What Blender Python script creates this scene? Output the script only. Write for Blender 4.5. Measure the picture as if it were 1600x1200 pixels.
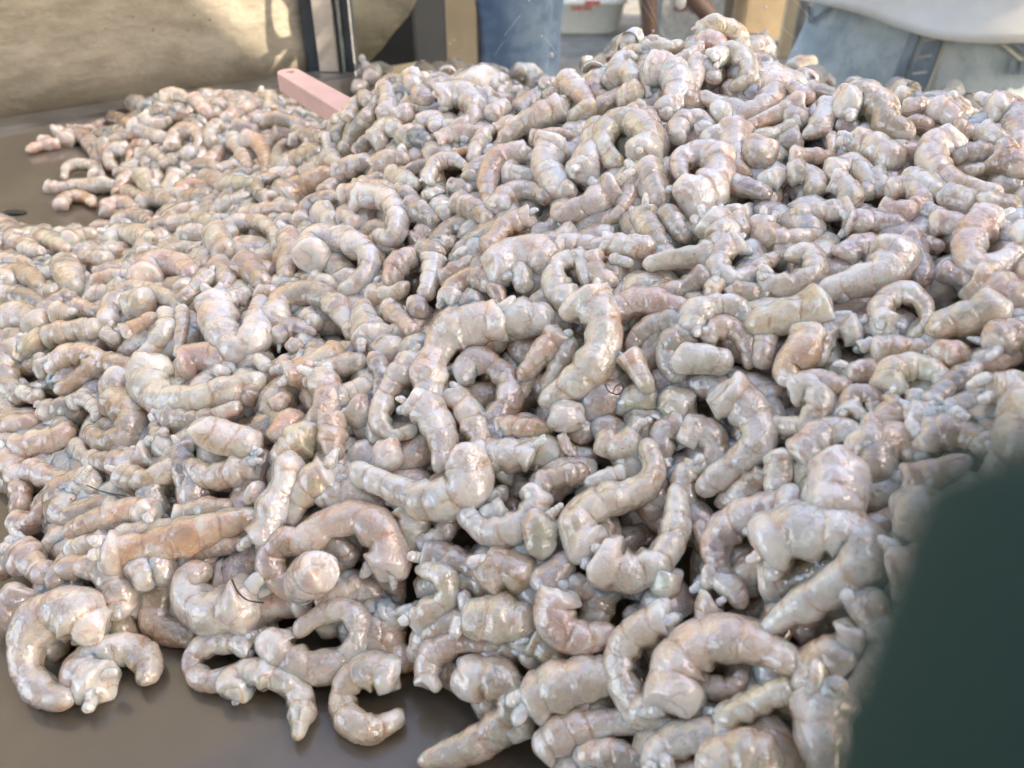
import bpy, bmesh, math, random
import numpy as np
from mathutils import Vector, Matrix

for o in list(bpy.data.objects):
    bpy.data.objects.remove(o)
S = bpy.context.scene
COL = S.collection
R = math.radians
rng = np.random.RandomState(7)

# ---------------------------------------------------------------- camera
CH, PITCH, FPX = 0.24, R(35), 1305.0
cam = bpy.data.objects.new('camera', bpy.data.cameras.new('camera'))
COL.objects.link(cam)
cam.location = (0, 0, CH)
cam.rotation_euler = (math.pi / 2 - PITCH, 0, 0)
cam.data.sensor_width = 36
cam.data.lens = 36 * FPX / 1600
cam.data.clip_start = 0.002
cam.data.clip_end = 400
cam.data.dof.use_dof = True
cam.data.dof.focus_distance = 0.33
cam.data.dof.aperture_fstop = 16
S.camera = cam

# ---------------------------------------------------------------- world, sun, exposure
SUN = Vector((0.70, -0.25, 0.60)).normalized()          # towards the sun
w = bpy.data.worlds.new('World'); S.world = w; w.use_nodes = True
nt = w.node_tree
sky = nt.nodes.new('ShaderNodeTexSky'); sky.sky_type = 'NISHITA'; sky.sun_disc = False
sky.sun_elevation = math.asin(SUN.z)
sky.sun_rotation = math.atan2(SUN.x, SUN.y)
sky.air_density = 1.0; sky.dust_density = 2.5; sky.ozone_density = 0.7
bg = nt.nodes['Background']; bg.inputs[1].default_value = 0.14
nt.links.new(sky.outputs[0], bg.inputs[0])
sun = bpy.data.objects.new('sun', bpy.data.lights.new('sun', 'SUN'))
COL.objects.link(sun)
sun.data.energy = 2.0; sun.data.angle = R(0.5); sun.data.color = (1, 0.93, 0.82)
sun.rotation_euler = SUN.to_track_quat('Z', 'Y').to_euler()
S.view_settings.view_transform = 'Standard'; S.view_settings.look = 'None'
S.view_settings.gamma = 1; S.view_settings.use_curve_mapping = False
S.view_settings.exposure = 2.46
S.view_settings.use_white_balance = True; S.view_settings.white_balance_temperature = 7900; S.view_settings.white_balance_tint = 18
S.cycles.max_bounces = 8; S.cycles.transparent_max_bounces = 12
S.cycles.use_denoising = True

# tint width lift flags | photo points of the spine, cut end first.   (photo = 1600 x 1200)
SPINES = """
w 70 .9 h|150 995,118 965,80 968,48 1005,46 1045,70 1078,108 1092
w 56 .6 h|162 1074,135 1045,165 1022,205 1018,230 1040,224 1062
b 48 -.4|150 955,185 975,195 1000
w 62 .1 k|45 920,20 955,0 985
g 46 .4|188 955,185 930,165 900,130 885,95 893,82 918
b 52 0|275 895,252 930,248 965,270 985,310 995
w 74 .7 h|400 940,370 945,330 950,302 930,300 905,320 890
g 40 .3|395 1005,350 1003,310 1020,305 1045,330 1062,365 1050,385 1035
w 50 .5 h|368 1085,375 1060,410 1055,450 1070,470 1100,465 1150
w 50 .6 h|430 985,440 1020,490 1040,545 1020,560 980,535 955,490 970,465 990
c 54 .5 h|618 1062,585 1050,550 1065,537 1095,548 1125,580 1138,612 1125,625 1115
p 42 .6|670 1072,672 1030,700 1012,740 1005,780 1010
g 60 .4 h|725 1065,770 1060,800 1090,790 1125,750 1155,700 1175,660 1188
o 58 -.3|610 960,605 990,620 1020,650 1035
c 48 .8 h|648 968,675 955,698 930,690 900,655 890
p 48 .2|740 985,700 975,660 1000,645 1030
c 64 .5 t|730 967,780 970,830 980
p 50 -.5|720 905,760 915,790 930
u 50 -.3|540 925,580 930,600 950
g 36 .2|490 935,530 925,565 905
w 58 1.3 k|500 888 1.4,488 900 .4,460 925 -.3
p 56 .9|878 925,868 955,885 985,920 995,955 985
c 72 .6 t|830 1100,870 1080,920 1065,960 1055
c 56 .9|1045 965,1010 985,978 1015,970 1050,990 1095,1020 1120,1050 1128
p 82 1 h|1060 1105,1057 1060,1078 1022,1120 1002,1170 1005,1215 1025,1240 1045
w 38 .6|1112 940,1106 960,1105 985
p 36 .2|1100 1070,1140 1075,1165 1050
p 50 -.1|845 1170,900 1140,960 1130,1020 1130,1060 1140
c 48 .4 t|1125 1130,1165 1110,1215 1085,1240 1080
g 62 .2|1020 1190,1060 1160,1110 1150,1150 1160
c 74 .7 t|1110 1205,1160 1185,1215 1190
d 46 -.5|910 1175,960 1180,1010 1190
w 52 .7 k|1040 893,1040 930
d 50 0|830 1000,860 1020,880 1045
g 50 0|790 980,815 1000,835 1040
g 52 0|805 1150,815 1100,795 1060
p 46 .2|1100 900,1130 910,1160 945
p 62 .3|1345 935,1365 975,1385 1010,1360 1050,1330 1090
w 44 .5|1330 980 .6,1325 1010,1310 1030
w 66 .5 h|1465 958,1440 985,1435 1030,1450 1065
b 56 .3|1330 1040,1290 1030,1265 1060,1270 1088
W 92 1.2 h|1285 1088,1285 1135,1292 1225
u 46 -.3|1255 965,1255 1000
p 86 .5|1405 895,1440 905,1490 900,1550 890
w 76 1 h|1190 865,1240 840,1300 830,1345 850,1330 890,1280 925,1230 955,1195 985
w 84 .8|1425 800,1470 810,1520 785,1560 795
p 70 .3|1520 845,1560 825,1605 820
p 50 -.2|1350 835,1400 815,1440 830
p 44 .5|30 700,60 690,95 680,105 665
p 38 .1|0 665,35 660,60 655
b 32 0|0 690,25 690
p 40 .3|5 715,25 745,30 780,25 800
p 44 .2|25 815,50 815,75 790,80 765
p 38 .1|50 735,80 745,108 750
b 60 0|145 755,108 775,115 805,165 785
g 40 .2|240 705,205 722,165 722,130 710,120 690
b 50 .5 h|185 592,180 625,205 650,195 680,165 690,140 672
b 36 .3 t|190 738,225 750,250 740,280 730
g 35 -.1|245 665,255 700,275 715
w 56 1.1 k|306 672 1.2,335 680 .5,372 690 0,400 702 -.2
p 46 .4|400 725,360 735,325 742,296 724
d 36 0|285 695,285 730,300 765,325 770
c 36 .5 t|275 810,320 797,362 795
c 44 .4|240 805,205 798,170 808,108 831
c 38 .2|170 835,140 850,105 862
o 58 .7 h|170 865,210 858,270 845,330 825,400 806
p 28 .9|185 836,260 825,340 810,395 800
w 55 .6 k|215 902 .8,235 895,272 885
u 32 .2|290 870,320 862,360 850,385 848
p 48 .3|35 855,55 880,80 900,98 892
g 42 .2|0 885,30 875
c 36 .1|75 645,110 640
W 58 1.1|410 848,425 800,445 755,453 712
w 35 .6|395 768,410 777
c 50 .7 h|522 738,490 760,465 790,455 815
c 56 .2|440 720,470 690,500 665
p 42 .5|520 650,522 690,525 718
o 45 0|440 690,450 665,470 650
p 56 .8 h|597 897,605 860,590 830,555 810,510 820,475 845,440 850,425 880,440 910,470 928
u 40 -.2|500 840,535 855,550 880
w 60 1 h|728 715,735 745,715 775,675 780,630 765,590 750,553 732
W 48 .8 k|600 692,612 728
g 50 .1|510 780,560 775,600 800
g 56 .1 h|640 790,645 825,640 862
u 34 0|660 850,690 835,705 808
u 48 .1|662 872,700 875,740 890,765 922
w 50 .9 h|645 625,670 645,690 690,685 732
p 45 .4|705 620,730 645,748 685,740 702
g 50 0|550 640,575 660
w 56 .5 t|832 715,792 712,755 716
w 50 .6|838 765,828 800,795 825,752 825,722 795
w 36 .3|790 795,768 808,760 830
d 38 0|740 770,770 775,790 765
b 70 .3|770 895,800 893,832 905
g 60 .1|840 915,862 900,890 868
w 50 .5|850 808,846 838,848 868
o 36 .1|775 665,820 668,862 672
W 56 .7 k|885 638,885 668
p 18 .8|878 680,888 700,900 712
b 38 .3 t|845 760,880 745,917 738
w 28 .5|975 735,945 745,915 755
c 60 .4 h|990 690,960 695,940 680
c 54 .8 h|928 862,905 835,910 800,950 782,1000 765,1021 735,1010 692
w 62 .9 h|938 870,975 890,1020 880,1045 850,1055 810,1055 762
u 42 .2|1065 660,1035 680,1040 712
c 50 .2|1070 678,1102 680,1117 710,1095 745
c 42 .4|1090 725,1070 750,1080 788
w 60 .8 h|1128 612,1165 640,1185 680,1165 710,1130 740,1095 765
b 46 0|1200 740,1160 770,1122 786
g 58 .4|1245 785,1190 800,1145 820,1120 855,1125 890,1142 908
p 26 .8 k|1093 820,1105 848
d 50 -.5|890 918,950 930
c 48 .4|1235 612,1268 608,1280 635,1255 665,1200 662
p 40 .5|1270 590,1300 600,1328 602
g 40 .2|1330 650,1335 620,1362 622,1365 648
c 46 .4 h|1390 612,1397 585,1430 575,1465 585,1472 602
b 52 -.1|1325 587,1375 580
w 32 .6|1436 613,1425 638
d 38 .4|1455 635,1490 600,1530 572
d 40 .2|1475 645,1520 630,1552 620
p 46 .3|1405 628,1385 650,1350 672
w 40 .5|1423 648,1450 650,1482 664
b 56 .4|1440 690,1480 680,1520 685,1548 702
o 70 .2 h|1375 700,1410 695,1442 720
g 48 .2|1250 715,1285 680,1320 675,1350 690
g 66 .4|1338 692,1366 710,1366 755
W 88 1 k|1312 728,1306 770,1300 812
w 42 .6|1216 712,1215 745,1205 772
p 54 .6|1415 757,1470 740,1512 718
W 92 1 h|1648 632,1612 672,1580 712
c 60 .7 t|1550 612,1605 602
u 62 .1|1560 720,1580 770,1605 795
w 44 .5 k|-5 502,35 495,68 510
u 38 -.1|-5 535,32 525
g 46 .2|42 546,16 562,12 595,32 626
c 42 .6|48 533 .6,62 545
c 35 .7 t|75 527,115 519,156 515
w 30 .5|165 520,185 531
p 36 .7|78 572,116 556,150 560,130 585,90 611
c 22 .3|62 558,65 590
w 28 .4 k|35 612,62 622
g 34 .2|70 642,105 635,142 614
W 25 .7|112 633,130 624,148 640,150 656
W 48 1 k|205 470,232 474
g 34 .3|165 512,180 475,210 455,255 465,282 482
o 33 .5|198 526,225 508,246 494
w 36 .5|260 488,258 515,235 545,210 562
g 22 .5|285 485,283 520,277 556
d 30 .5|335 430,305 455,280 476
b 34 .1|165 565,190 570,218 575
w 58 1 h|242 566,235 600,265 626,310 622,355 610,408 592
p 46 .2|285 575,315 560,352 567
g 36 .2|258 650,310 655,372 634
p 43 .5|225 442,245 418,280 415,302 432
w 27 .4|148 440,180 432,206 430
c 31 .2|150 461,186 458
w 41 .5 k|95 413,112 430,115 457
w 31 .4|75 432,92 414
g 31 .1|70 462,96 450
W 27 .5 k|135 402,168 406
b 34 .2|8 442,30 428,55 440,62 452
d 34 .1|8 465,40 465,66 476
d 30 0|68 492,95 470,116 460
c 34 .3|85 496,116 490
u 27 .2|120 480,156 490
p 25 .1|-5 406,30 408,46 413
w 30 .2|40 392,66 397
d 22 .2|198 421,230 405,252 402
p 19 .2|150 426,186 420
W 52 1 h|338 470,345 510,370 545,395 530,403 490,408 468
w 22 .6 k|402 562,420 577
g 41 .6|428 506,440 475,480 460,520 475,540 505,551 527
w 30 .3|478 494,496 510
u 31 0|430 532,460 515,490 522
o 45 .7 t|450 592,490 570,531 545
p 29 .3|435 586,448 558
w 24 .4|454 540,472 543
w 50 .7 h|584 533,573 503,567 473
p 37 .2|600 484,625 500,646 522
W 46 .8 h|487 408,495 382,530 374,565 390,575 415,556 445,533 456
g 40 .2|488 440,522 446
p 38 .4|450 368,450 400,445 437
b 45 .2|378 414,400 430,416 446
W 44 .7 k|340 368,354 402
w 31 .6|350 390,362 357,400 348,425 363,431 388
g 33 .3|340 414,355 440,344 462
u 30 -.1|365 475,388 455
w 27 .2|403 461,432 454
u 39 .6|640 398,622 420,609 446
c 38 .3|578 462,610 460,636 444
w 37 .4|676 404,670 440,660 466
d 40 .2|648 472,662 492
g 37 .2|508 581,540 572,572 570
d 29 .3|585 558,596 590,590 622
w 40 .9 h|652 558,625 590,602 625,595 655,615 678,648 668
p 52 .6|498 592,510 620,500 650,488 668
c 36 .1|528 626,560 610,582 604
d 40 -.3|382 622,412 604
b 29 .2|425 642,452 618
W 63 1.2 h|788 504,745 510,705 525,680 560,672 600,675 642
u 44 .5|720 590,745 565,780 580,795 610,785 640,760 660,730 640,725 612
u 36 .2|753 536,792 530
W 58 1 k|798 494,832 500,858 490
p 43 .9 h|876 523,845 555,814 592
g 39 .3|890 538,875 570,850 607
u 35 -.1|822 588,810 622
w 64 1.1 h|912 470,936 500,936 540,915 580,880 608,850 627
b 35 .4|703 472,710 450,740 435,770 450,786 477
W 60 .9 k|768 424,800 402,838 396,856 412
w 36 .6|815 425,820 452
w 41 .7|896 472,868 445,875 412,908 408,914 440
w 41 .4|868 390,905 384,947 390
p 40 .4|925 400,936 430,962 441
p 52 .3|958 492,1000 475,1050 480,1077 491
g 38 .2|1072 508,1030 505,1000 525,984 547
c 40 .7 h|985 553,1000 585,1016 612
g 42 0|943 590,966 574
g 36 .1|658 392,692 396
u 31 .3|688 437,715 420,737 404
w 37 .6 t|943 381,980 385,1022 385
w 22 .3|958 405,987 412
g 42 .2|1005 332,1015 358,1036 388
w 46 .7 h|1108 345,1127 372,1105 395,1070 401,1040 405,1010 413
w 39 .6|1155 382,1130 395,1125 420,1150 436,1180 420,1212 400
c 43 .6|1195 440,1235 446,1270 430,1265 400,1230 400
c 64 1 h|1292 478,1245 490,1200 501,1172 506
w 43 .9|1083 524,1090 495,1120 480,1150 485,1166 502
c 29 .7|1108 457,1128 438
p 39 .5|1104 522,1140 515,1165 540,1170 572
W 47 .9 k|1062 560,1100 560,1140 566
g 42 .2|1077 523,1045 545,1045 570,1066 592
w 37 .5 k|1195 508,1195 540,1190 572
o 56 .5|1272 518,1255 550,1230 575,1242 597
d 37 .2|1102 428,1065 450,1028 456
b 37 .1|1148 454,1202 466
o 16 .9|1138 450,1150 464
p 46 .1|1190 345,1200 370,1240 375,1282 365
w 38 .7|1332 325,1290 330,1238 335
u 39 .4 h|1323 350,1365 350,1412 350
p 37 .7|1373 322,1410 332,1452 314
W 60 1 h|1404 392,1380 425,1335 440,1300 450,1283 456
u 46 .1|1313 402,1345 385,1372 380
u 46 .2|1418 373,1435 410,1441 442
p 41 .2 h|1463 350,1500 355,1522 366
u 31 0|1428 380,1472 386
p 49 .8|1550 338,1525 365,1515 395,1530 415,1565 410,1590 390,1606 364
W 40 .9 k|1520 336,1556 338
p 62 .2|1528 440,1570 460,1605 472
u 35 .1|1473 424,1500 435,1517 442
c 41 .9|1386 512,1380 480,1410 460,1440 475,1446 505,1425 526
c 54 .8 h|1557 480,1520 495,1480 505,1453 516
g 45 .4|1337 519,1305 515,1285 540,1280 567
W 22 .7|1343 541,1387 529
g 43 0|1368 551,1410 545,1452 546
p 31 .2|1343 504,1372 521
p 41 .2|1468 561,1512 549
b 52 .2|1552 542,1605 518
w 22 .4|82 207,101 203
p 18 .5|93 225,65 228,42 235
w 17 .3|62 221,80 217
p 25 .5|100 222,118 212,138 220,145 239
g 17 .2|107 203,131 199
u 21 .2|139 206,161 191
c 20 .4|151 214,181 202
o 21 .5|174 184,195 190,211 199
b 21 .4|177 219,206 211
W 25 .5 k|207 161,225 168,246 164
w 19 .6|225 180,235 192,255 192,268 184
c 25 .5|249 156,275 150,298 159
b 23 .3|264 170,290 180,301 169
p 25 .4|304 154,318 170,331 181
u 19 .3|249 164,251 181
w 29 .5 h|209 199,235 208,263 216
p 24 .6|270 231,280 210,303 205,312 220,304 236
W 25 .6 k|301 234,288 248
c 27 .5|346 194,330 210,334 227
g 25 .3|166 221,160 241
w 22 .5|201 235,180 235,170 250,181 263
o 14 .7|235 226,215 225,205 240,202 259
w 24 .5|217 245,235 240,252 248,258 261
g 21 .3|257 256,279 251
g 21 .3|184 269,216 271
w 20 .6|148 276,145 260,120 257,105 265,102 279
p 15 .5|150 257,160 276
w 22 .5|71 292,95 292,120 288,146 283
w 25 .6|130 292,160 290,182 291
p 22 .5|206 274,190 290,177 303
o 21 .3|94 323,110 308,135 310,146 321
p 28 .5 h|162 332,190 320,213 326
b 20 .4|291 269,305 258,330 260,341 269
c 29 .5|224 274,235 295,251 301
c 27 .5|281 274,265 295,259 309
o 28 .4|279 311,300 295,332 289
g 21 .2|199 299,226 309
g 27 .3|217 319,245 310,272 319
b 26 .3|288 313,327 304
u 24 .7|189 346,215 341,232 346
u 24 .8|234 356,260 350,273 334
c 25 .5|268 351,310 344,352 361
c 35 .6|163 376,195 364,237 376
c 33 .5|106 381,130 370,152 367
c 29 .6|60 367,85 380,107 391
w 37 .6 k|-4 351,14 362,26 381
u 27 .3|33 384,62 393
d 17 .2|34 358,60 362,92 366
c 30 .3|283 371,322 364
p 24 .4|354 191,375 175,401 164
c 27 .7 k|420 153,426 173
b 21 .3|388 166,411 159
b 19 .2|438 160,472 165
g 27 .3|408 191,440 190,482 200
c 21 .4|468 180,512 190
u 24 .3|368 200,402 205
w 23 .5|364 214,375 235,386 246
o 25 .6|378 217,400 222,412 240,419 260,415 272
p 23 .5|379 244,389 263
b 26 .3|428 216,457 210
g 23 .3|456 261,438 255,435 235,451 219
c 26 .5|453 225,480 215,507 215
b 31 .3|463 251,502 239
w 17 .4|509 214,515 241
w 25 .4|338 269,360 260,372 254
p 29 .3|323 279,352 291
o 40 .9 h|443 312,470 295,495 280,514 269
w 23 .5|449 281,461 264
w 19 .4|474 269,506 257
g 31 .4|508 302,526 284
d 23 .6|426 311,405 300,410 284,437 274
c 27 .5|348 291,380 288,402 290
w 27 .5|343 323,370 315,392 304
c 29 .5|383 336,420 330,462 324
g 25 .3|338 347,362 343
d 23 .7|470 346,480 320,505 310,537 307
W 43 .9 h|558 312,590 308,615 325,622 350,610 371,588 366
W 37 .8 k|503 333,522 352
W 37 .7 k|540 338,556 356
p 35 .6|538 306,580 295,622 301
d 27 .4|620 299,645 310,651 332
d 27 .5|558 241,587 214
p 25 .6|580 123,586 108
p 25 .6|560 140,568 136
w 33 .7|605 182,605 150,599 138
d 22 .5|594 147,610 128,642 125
W 37 .6 k|645 122,651 142
u 21 .4|574 186,586 164
W 29 .8 k|630 176,636 186
c 25 .4|544 191,555 165,566 154
c 25 .4|568 152,578 160
c 35 .6|588 226,605 205,627 204
p 35 .4|634 212,646 228
p 31 .4|648 214,672 226
p 35 .5|588 261,615 250,637 250
w 27 .4|513 244,532 256
g 37 .4|528 276,555 260,577 254
g 25 .3|558 291,597 274
d 27 .6|613 281,650 265,682 254
c 31 .6|612 274,652 291
u 31 .3|658 146,672 164
c 31 .4|660 108,668 124
w 25 .5 k|682 108,696 118
p 35 .5|708 108,722 124
w 25 .5|734 110,746 122
u 25 .6|759 121,775 109,795 115
c 33 .6|799 121,820 114,838 130,846 142
g 31 .4|668 146,702 129
w 38 .9 h|690 156,715 149,740 165,740 185,716 196,694 195
p 39 .7|728 141,760 130,790 135,820 155,837 166
u 35 .1|744 148,756 177
p 35 .3|768 187,792 163
o 22 .3|773 202,802 184
w 40 .9 h|882 164,845 185,810 200,783 222
c 27 .5|853 137,872 130
c 25 .4|856 150,876 145
p 35 .7 h|884 129,905 145,922 162
c 33 .5|927 164,893 186
p 23 .6|833 216,870 210,893 211
W 50 .9 h|866 228,855 258,872 290,893 301
W 50 1 h|906 279,920 242,930 205,926 193
p 29 .6|683 226,710 212,750 208,772 204
w 27 .7|760 209,745 235,737 252
o 24 .2|706 243,734 234
W 29 .7 k|660 188,682 188,686 206
p 29 .4|648 214,670 226
w 27 .7|668 287,680 260,705 250,727 261
u 29 .5|735 282,745 260,772 244
p 35 .8 h|822 239,785 250,766 275,765 305,762 337
w 35 .4|793 269,820 275,842 275
g 39 .5|778 332,800 305,830 300,857 311
p 37 .7 t|832 338,790 356,764 392
p 36 .5|713 314,745 330,767 346
w 29 .5|688 337,712 324
d 35 .5|643 324,682 346
w 50 1 h|963 293,925 315,885 330,868 325
p 35 .2|987 288,970 330,943 347
d 21 .6|638 271,682 249
d 29 .1|708 289,737 301
g 29 .2|668 312,692 299
c 30 1 h|1095 52,1115 42,1145 50,1156 70,1145 87
p 31 .7|1093 64,1118 68,1132 82
c 25 .6|996 54,975 70,948 86
u 19 .5|1006 70,1030 60
c 27 .7|1008 77,1040 75,1067 69
p 19 .7|974 84,995 80,1022 86
c 29 .6|930 117,945 92,972 79
c 19 .6|917 98,918 110
w 31 .6|965 122,970 95,992 89
c 37 .7|978 108,992 132
p 41 .6|968 151,1003 144
W 48 1|1013 110,1045 113,1060 135,1050 162,1028 167
w 23 .8|1021 98,1010 120,1015 152
w 33 .8|1091 93,1085 120,1079 147
p 23 .7|1096 74,1070 90,1048 96
u 31 .4|1103 108,1122 127
w 37 .9 h|1112 96,1140 85,1166 100,1166 125,1143 137
c 31 .7|1158 79,1185 80,1202 97
u 29 .5|1178 117,1207 99
c 38 .9 h|1212 128,1200 160,1165 178,1130 165,1098 149
p 35 .8 h|1252 164,1215 180,1168 196
w 25 .5|1247 189,1215 205,1178 211
W 37 .9 k|1118 178,1142 182
w 25 .7|1038 170,1042 184
w 33 .8|1059 217,1065 195,1090 189,1112 201
W 42 1 k|1112 214,1128 226
p 25 .4|1058 186,1084 181
p 37 .2|1068 159,1097 166
c 46 1 h|1000 248,1012 215,985 190,953 200,945 230,967 256
W 50 1.1 h|1065 313,1095 302,1120 280,1118 248,1090 241,1064 255,1066 277
p 50 .6|1150 198,1145 225,1150 260,1167 272
w 46 .7 k|1190 228,1180 257
p 35 .4|1148 199,1177 206
w 48 .9 h|1008 258,1020 285,1036 317
u 35 .2|1030 213,1030 242
p 25 .8|1007 164,975 180,938 196
b 29 .4|1008 178,1027 197
p 25 .3|997 261,970 280,943 302
g 37 .1|1043 333,1072 372
u 35 .5|1138 284,1170 295,1202 306
w 35 .6 k|1198 287,1222 269
w 37 .6 k|1145 332,1156 367
p 33 .5|1238 111,1268 99
c 29 .6|1253 131,1285 119,1302 131
g 25 .4|1268 139,1317 151
W 27 .6 k|1332 136,1341 131
W 31 .7 k|1393 134,1410 145,1427 151
b 54 1 h|1316 167,1345 157,1375 170,1385 195,1422 211
p 31 .5|1238 139,1267 156
w 35 .8|1296 163,1280 195,1258 212
p 31 .5|1232 180,1258 190
w 31 .6|1418 171,1447 159
W 38 .9 t|1458 169,1480 178,1497 189
c 29 .8|1490 136,1480 158
p 27 .6|1488 160,1525 165,1552 161
p 52 .9 h|1548 176,1575 180,1590 200,1590 232
w 31 .6 k|1533 204,1560 220,1582 220
p 33 .5|1493 199,1522 211
b 29 .3|1418 190,1457 195
W 48 1.1 t|1333 218,1365 235,1403 257
c 43 1 h|1494 217,1465 230,1460 255,1485 280,1520 290,1562 301
g 33 .5|1488 246,1530 240,1557 240
w 21 .5|1515 268,1540 262
b 56 .5|1556 248,1605 268
w 41 .4|1402 240,1442 240
W 43 .9 t|1423 273,1445 290,1472 307
w 37 .4|1368 273,1376 302
g 41 .6|1298 271,1330 260,1355 285,1350 307
p 27 .6|1236 245,1275 245,1303 245
o 14 1|1301 212,1298 252
g 44 .5|1238 270,1270 280,1272 303
w 38 .8|1304 284,1325 300,1330 322
p 35 .7|1386 298,1420 294,1440 310,1428 330
g 41 0|1478 310,1523 321
u 35 .1|1438 325,1477 341
b 41 -.2|1538 318,1592 326
u 31 .3|1308 194,1342 200
"""
# ================================================================ helpers
def P3(px, py, d):
    """point of the world seen at a photo pixel, d metres along the optical axis"""
    v = (py - 600) / FPX
    return np.array([(px - 800) / FPX * d, d * (math.cos(PITCH) - v * math.sin(PITCH)),
                     CH - d * (math.sin(PITCH) + v * math.cos(PITCH))])
def on_plane(px, py, z):
    v = (py - 600) / FPX
    return P3(px, py, (CH - z) / (math.sin(PITCH) + v * math.cos(PITCH)))

def tag(o, label=None, cat=None, group=None, kind=None):
    if label: o['label'] = label
    if cat: o['category'] = cat
    if group: o['group'] = group
    if kind: o['kind'] = kind
    return o
def mesh_obj(name, V, F, mat, parent=None, loc=None, smooth=True, attrs=None):
    V = np.asarray(V, float)
    loc = np.zeros(3) if loc is None else np.asarray(loc, float)
    me = bpy.data.meshes.new(name)
    me.from_pydata((V - loc).tolist(), [], F)
    me.polygons.foreach_set('use_smooth', [smooth] * len(me.polygons))
    if attrs:
        for k, (typ, arr) in attrs.items():
            a = me.attributes.new(k, typ, 'POINT')
            a.data.foreach_set('color' if typ == 'FLOAT_COLOR' else 'vector' if typ == 'FLOAT_VECTOR' else 'value', np.asarray(arr, np.float32).ravel())
    me.materials.append(mat)
    o = bpy.data.objects.new(name, me); COL.objects.link(o)
    o.location = loc
    if parent is not None:
        o.parent = parent
        o.location = loc - np.array(parent.location)
    return o
def empty(name, loc):
    o = bpy.data.objects.new(name, None); COL.objects.link(o); o.location = loc
    o.empty_display_size = .05
    return o
def bm_obj(name, bm, mat, parent=None, smooth=False):
    me = bpy.data.meshes.new(name); bm.to_mesh(me); bm.free()
    me.polygons.foreach_set('use_smooth', [smooth] * len(me.polygons))
    me.materials.append(mat)
    o = bpy.data.objects.new(name, me); COL.objects.link(o)
    if parent is not None:
        o.parent = parent; o.location = -Vector(parent.location)
    return o
def box(bm, c, size, rz=0, bevel=0.0, M=None):
    m = Matrix.Translation(Vector(c)) @ Matrix.Rotation(rz, 4, 'Z')
    if M is not None: m = M @ m
    g = bmesh.ops.create_cube(bm, size=1, matrix=m @ Matrix.Diagonal((*size, 1)))
    if bevel:
        es = list({e for v in g['verts'] for e in v.link_edges})
        bmesh.ops.bevel(bm, geom=es, offset=bevel, segments=2, affect='EDGES')
def prism(bm, poly, thick):
    """poly: 3-D points of one face (world), thick: offset vector"""
    a = [bm.verts.new(p) for p in poly]; b = [bm.verts.new(Vector(p) + Vector(thick)) for p in poly]
    bm.faces.new(a); bm.faces.new(b[::-1]); n = len(a)
    for i in range(n):
        bm.faces.new((a[i], b[i], b[(i + 1) % n], a[(i + 1) % n]))
    bmesh.ops.recalc_face_normals(bm, faces=bm.faces)

def catmull(P, n):
    P = np.asarray(P, float)
    Q = np.vstack([2 * P[0] - P[1], P, 2 * P[-1] - P[-2]])
    out = []
    for i in range(len(P) - 1):
        t = np.linspace(0, 1, 24, endpoint=False)[:, None]
        a, b, c, d = Q[i], Q[i + 1], Q[i + 2], Q[i + 3]
        out.append(.5 * (2 * b + (c - a) * t + (2 * a - 5 * b + 4 * c - d) * t ** 2 + (3 * b - a - 3 * c + d) * t ** 3))
    out = np.vstack(out + [P[-1:]])
    s = np.r_[0, np.cumsum(np.linalg.norm(np.diff(out, axis=0), axis=1))]
    u = np.linspace(0, s[-1], n)
    return np.stack([np.interp(u, s, out[:, k]) for k in range(3)], 1), s[-1]
def unit(a): return a / (np.linalg.norm(a, axis=-1, keepdims=True) + 1e-12)
class Noise3:
    def __init__(s, rs, k=8):
        s.d = unit(rs.normal(size=(k, 3))) * rs.uniform(.6, 1.5, (k, 1)); s.p = rs.uniform(0, 6.28, k)
    def __call__(s, X, f): return np.sin(X @ s.d.T * f + s.p).sum(-1) / len(s.p) ** .5 * .8
def tube_faces(nu, nv, off=0, caps=True):
    F = []
    for i in range(nu - 1):
        for j in range(nv):
            k = (j + 1) % nv
            F.append((off + i * nv + j, off + i * nv + k, off + (i + 1) * nv + k, off + (i + 1) * nv + j))
    if caps:
        F.append(tuple(off + j for j in range(nv))[::-1]); F.append(tuple(off + (nu - 1) * nv + j for j in range(nv)))
    return F
def plain_tube(pts, rad, nv=10, n=None):
    n = n or max(6, len(pts) * 5)
    C, L = catmull(pts, n)
    r = np.interp(np.linspace(0, 1, n), np.linspace(0, 1, len(np.atleast_1d(rad))), np.atleast_1d(rad)) if np.ndim(rad) else np.full(n, rad)
    T = unit(np.gradient(C, axis=0)); up = np.array([0, 0, 1.]) if abs(T[0, 2]) < .9 else np.array([1., 0, 0])
    V = []
    a = unit(np.cross(T[0], up))
    for i in range(n):
        a = unit(a - T[i] * (a @ T[i])); b = np.cross(T[i], a)
        for j in range(nv):
            th = 2 * math.pi * j / nv
            V.append(C[i] + r[i] * (math.cos(th) * a + math.sin(th) * b))
    return np.array(V), tube_faces(n, nv)

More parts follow.
